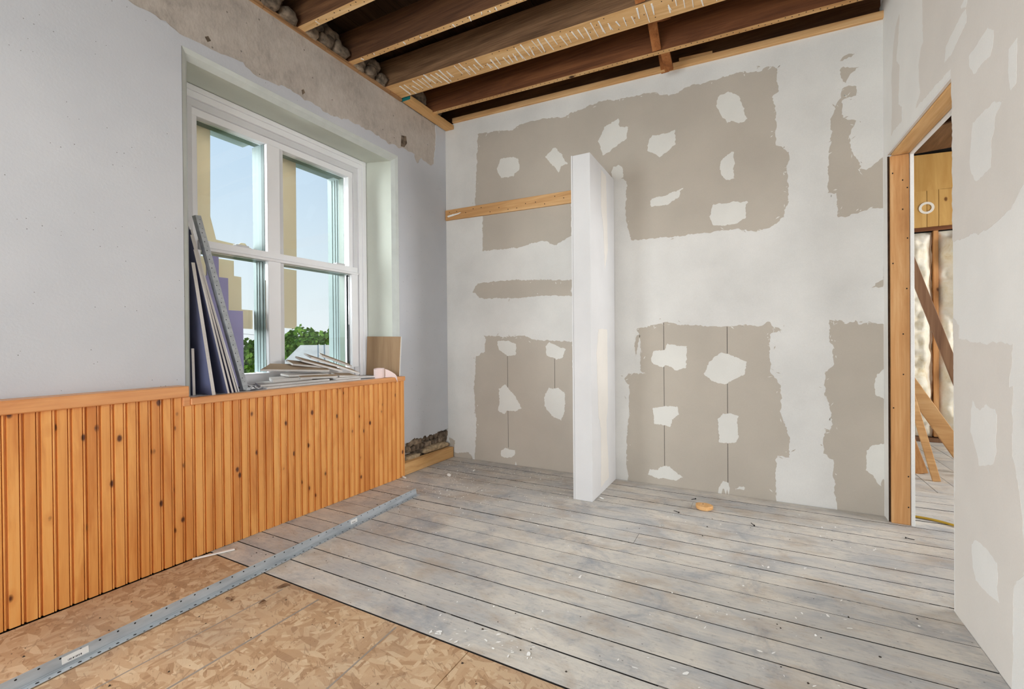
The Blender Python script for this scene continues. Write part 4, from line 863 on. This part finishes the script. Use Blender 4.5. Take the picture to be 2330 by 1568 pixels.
def batt(x0,x1,z0,z1,seed,label):
    nx, nz = 22, 120; vs = []
    for j in range(nz+1):
        for i in range(nx+1):
            u, v_ = i/nx, j/nz; x = x0+(x1-x0)*u; z = z0+(z1-z0)*v_
            edge_ = min(u,1-u,v_*4,(1-v_)*4); b = min(1,edge_*5)
            p = .07+.11*mnoise.noise((x*6+seed,z*4.5,seed))+.06*mnoise.noise((x*13,z*10,seed+3))+.014*mnoise.noise((x*31,z*28,seed))
            vs.append((x+.012*mnoise.noise((x*7,z*9,seed)), YF+.07-b*max(.0,p+.03), z))
    w_ = nx+1
    fs = [(j*w_+i,j*w_+i+1,(j+1)*w_+i+1,(j+1)*w_+i) for j in range(nz) for i in range(nx)]
    n = len(vs); vs += [(x0,YF+.085,z0),(x1,YF+.085,z0),(x1,YF+.085,z1),(x0,YF+.085,z1)]; fs += [(n,n+1,n+2,n+3)]
    tag(mk('insulation_batt', vs, fs, M['wool'], None, smooth=True), label, 'insulation', 'glass wool batts in the far wall')
batt(1.325,1.732,.05,2.34,1.0,'cream glass wool batt left of the bare stud through the doorway')
batt(1.778,2.195,.05,2.34,5.0,'cream glass wool batt right of the bare stud through the doorway')
# white ring
mb = MB(); n = 40; vs = []
for k in range(n):
    a = 2*math.pi*k/n
    for rr, y in ((.042,YF-.0005),(.042,YF-.008),(.066,YF-.008),(.066,YF-.0005)): vs.append((1.671+rr*math.cos(a),y,2.601+rr*math.sin(a)))
fs = [(k*4+j,k*4+(j+1)%4,((k+1)%n)*4+(j+1)%4,((k+1)%n)*4+j) for k in range(n) for j in range(4)]
tag(mk('plastic_ring', vs, fs, M['ring']), 'white plastic ring on the yellow boards through the doorway', 'ring')
# far ceiling
y = 4.0
while y < 6.6: box('joist', .86,3.0, y,y+.045, 3.28,3.52, M['joist'], ce); y += .40
o = MB().hexa([(1.50,5.85,3.20),(2.6,5.2,3.22),(2.6,6.55,3.24),(1.50,6.55,3.20),(1.50,5.85,3.215),(2.6,5.2,3.235),(2.6,6.55,3.255),(1.50,6.55,3.215)]).out('wood_sheet', M['brownwood'])
tag(o, 'dark brown wooden sheet under the ceiling of the room beyond', 'wood panel')
# leaning boards
def lean_board(p0,p1,wv,hv,mat,label,cat='board'):
    return tag(beam('leaning_board', p0, p1, wv, hv, M[mat], None, .003), label, cat, 'boards leaning beyond the doorway')
lean_board((1.270,4.80,.006),(1.112,5.02,.90),(.050,.0,.009),(0,.03,.007),'lumber','pale plank standing on end just inside the room beyond')
lean_board((1.585,5.19,.058),(1.147,5.22,.85),(.0986,.0,.0533),(0,.035,0),'lumber','wide orange plank leaning right to left beyond the doorway')
lean_board((1.230,5.02,.004),(1.09,5.22,.60),(.09,.0,.02),(.004,.03,0),'stud','short brown plank half hidden behind the jamb')
lean_board((1.69,5.02,.03),(1.02,4.98,2.26),(.067,.0,.020),(0,.034,0),'stud_brown','long dark brown board leaning diagonally across the insulation')
# cord
pts = [(.80,3.78,.009),(.89,3.765,.009),(.97,3.750,.009),(1.06,3.690,.009),(1.20,3.56,.009),(1.45,3.45,.009),(1.9,3.5,.009)]
def cat_(pts, n=6):
    P = [Vector(p) for p in pts]; out = []
    for i in range(len(P)-1):
        a,b,c,d = P[max(i-1,0)],P[i],P[i+1],P[min(i+2,len(P)-1)]
        for k in range(n):
            t = k/n; out.append(.5*((2*b)+(c-a)*t+(2*a-5*b+4*c-d)*t*t+(3*b-a-3*c+d)*t**3))
    return out+[P[-1]]
tag(MB().tube(cat_([(.875,3.768,.009)]+pts[2:]), .0075, 8).out('extension_cord', M['cord'], smooth=True), 'yellow cord on the floor just inside the room beyond', 'cord')

# ------------------------------------------------------------------ outdoors
gd = box('ground', -140,60,-80,140,-3.7,-3.5, M['grass']); gd['kind'] = 'structure'
def tree(x, y, zb, h, rad, seed, label):
    r_ = random.Random(seed); t_ = thing('tree', (x,y,zb), label, 'tree', 'trees beyond the window')
    MB().tube([(x,y,zb),(x+.1,y,zb+h*.4),(x+.2,y+.1,zb+h*.75)],[.28,.2,.08],8).out('trunk', M['bark'], t_)
    vs = []; fs = []
    for _ in range(1700):
        while True:
            p = Vector((r_.uniform(-1,1),r_.uniform(-1,1),r_.uniform(-1,1)))
            l = p.length
            if .55 < l < 1: break
        k = 1+.25*mnoise.noise((p.x*2+seed,p.y*2,p.z*2)); c = Vector((x,y,zb+h*.55))+Vector((p.x*rad*k,p.y*rad*k,p.z*h*.45*k))
        a = Vector((r_.gauss(0,1),r_.gauss(0,1),r_.gauss(0,1))).normalized(); b = a.orthogonal().normalized(); s_ = r_.uniform(.14,.34)
        n = len(vs); vs += [c-a*s_, c+b*s_*.6, c+a*s_, c-b*s_*.6]; fs.append((n,n+1,n+2,n+3))
    o = mk('crown', vs, fs, M['leaf'], t_); o['kind'] = 'stuff'
for i,(x,y,zb,h,rad,lb) in enumerate(((-39.5,21.5,-3.5,6.0,3.2,'leafy tree seen low in the left lower pane'),(-37.8,25.0,-3.5,5.8,2.6,'leafy tree just right of the window mullion'),(-36.8,27.6,-3.5,6.3,2.8,'rounded leafy tree at the middle of the right lower pane'),(-34.8,30.4,-3.5,6.5,3.0,'leafy tree by the right edge of the right lower pane'),(-33.0,34.5,-3.5,6.8,3.4,'tree farthest right, dark behind the window jamb'),(-42.5,17.0,-3.5,6.0,3.4,'tree farthest left, behind the leaning sheets'))):
    tree(x,y,zb,h,rad,40+i,lb)
hs_ = thing('neighbour_house', (-20,16.5,-3.5), 'tan house with a pale ribbed metal roof below the right lower pane', 'house')
rd = Vector((.62,.785,0)).normalized(); nd = Vector((rd.y,-rd.x,0)); r0 = Vector((-20.9,15.4,1.06)); r1 = r0+rd*7.0
up = Vector((0,0,1)); HW, DR = 2.3, 1.9
def P_(a,s,d): return a+nd*s+up*d
e0_, e1_ = r0-rd*1.7, r1+rd*.2
for s_ in (1,-1):
    a,b,c,d = r0,r1,P_(e1_,HW*s_,-DR),P_(e0_,HW*s_,-DR); n_ = (b-a).cross(d-a).normalized(); n_ = n_ if n_.z>0 else -n_
    rf_ = MB().hexa([a-n_*.04,b-n_*.04,c-n_*.04,d-n_*.04,a+n_*.04,b+n_*.04,c+n_*.04,d+n_*.04]).out('roof_slope', M['roof'], hs_)
    if s_ == 1:
        mb = MB()
        for k in range(3,24):
            q = rd*(.3*k); f0 = a+q+n_*.05; f1 = P_(r0+q,HW,-DR)+n_*.05; mb.hexa([f0-rd*.02,f0+rd*.02,f1+rd*.02,f1-rd*.02,f0-rd*.02+n_*.05,f0+rd*.02+n_*.05,f1+rd*.02+n_*.05,f1-rd*.02+n_*.05])
        mb.out('roof_rib', M['roof'], rf_)
MB().add([r0,P_(e0_,HW,-DR),P_(e0_,-HW,-DR),r0-up*.08,P_(e0_,HW,-DR-.08),P_(e0_,-HW,-DR-.08)],[(0,2,1),(3,4,5),(0,1,4,3),(1,2,5,4),(2,0,3,5)]).out('roof_hip', M['siding'], hs_)
hw = HW-.3; w0, w1_ = e0_+rd*.3, r1-rd*.3; zt_ = -DR+.12
q_ = [P_(w0,-hw,zt_),P_(w0,hw,zt_),P_(w1_,hw,zt_),P_(w1_,-hw,zt_)]
MB().hexa([Vector((v.x,v.y,-3.5)) for v in q_]+q_).out('walls', M['siding'], hs_)
for (x,y,lb) in ((-33.5,12.6,'utility pole left of the window view, carrying the line'),(-24.5,31.5,'utility pole right of the window view, carrying the line')):
    q_ = thing('utility_pole', (x,y,-3.5), lb, 'pole')
    MB().tube([(x,y,-3.5),(x,y,3.6)],[.14,.10],8).out('pole', M['bark'], q_)
    MB().box(x-.05,x+.05,y-.5,y+.5,2.95,3.07).out('cross_arm', M['bark'], q_)
pa, pb = Vector((-33.5,12.6,2.9)), Vector((-24.5,31.5,3.1)); ln_ = []
for i in range(13):
    u = i/12; ln_.append(pa.lerp(pb,u)-Vector((0,0,1.3*4*u*(1-u))))
o = MB().tube(ln_, .011, 5).out('power_line', M['hole']); tag(o, 'thin power line crossing the sky low in the right pane', 'cable')
# paint splashes on the planks
rsp = random.Random(8); mb = MB()
for (cx,cy,n,sp_) in ((-.84,1.478,16,.07),(-1.10,1.443,16,.08),(-.30,1.62,10,.10),(.10,1.75,16,.14),(-1.9,2.15,8,.12),(-1.2,2.60,8,.12),(-.55,2.55,9,.14),(.05,2.65,8,.14),(.30,2.25,9,.14),(-.5,2.05,10,.16),(-1.5,3.2,8,.15),(.4,3.1,6,.12),(-.1,2.05,8,.16)):
    for _ in range(n):
        x, y = cx+rsp.gauss(0,sp_), cy+rsp.gauss(0,sp_*.5)
        if not (-2.6 < x < .70 and 1.40 < y < 3.6) or min(abs(y-q) for q in seams) < .012: continue
        an = rsp.uniform(-.5,2.2); L = rsp.uniform(.003,.018)*rsp.uniform(.4,1.2); wd = L*rsp.uniform(.15,.5); k_ = 8
        pts = [(x+math.cos(an)*math.cos(a)*L*r_-math.sin(an)*math.sin(a)*wd*r_, y+math.sin(an)*math.cos(a)*L*r_+math.cos(an)*math.sin(a)*wd*r_, .0016) for a, r_ in [(2*math.pi*j/k_, rsp.uniform(.5,1.1)) for j in range(k_)]]
        mb.add(pts, [tuple(range(k_))])
sp2 = mb.out('paint_splashes', M['chipw'], fl, fix=False); sp2['kind'] = 'stuff'
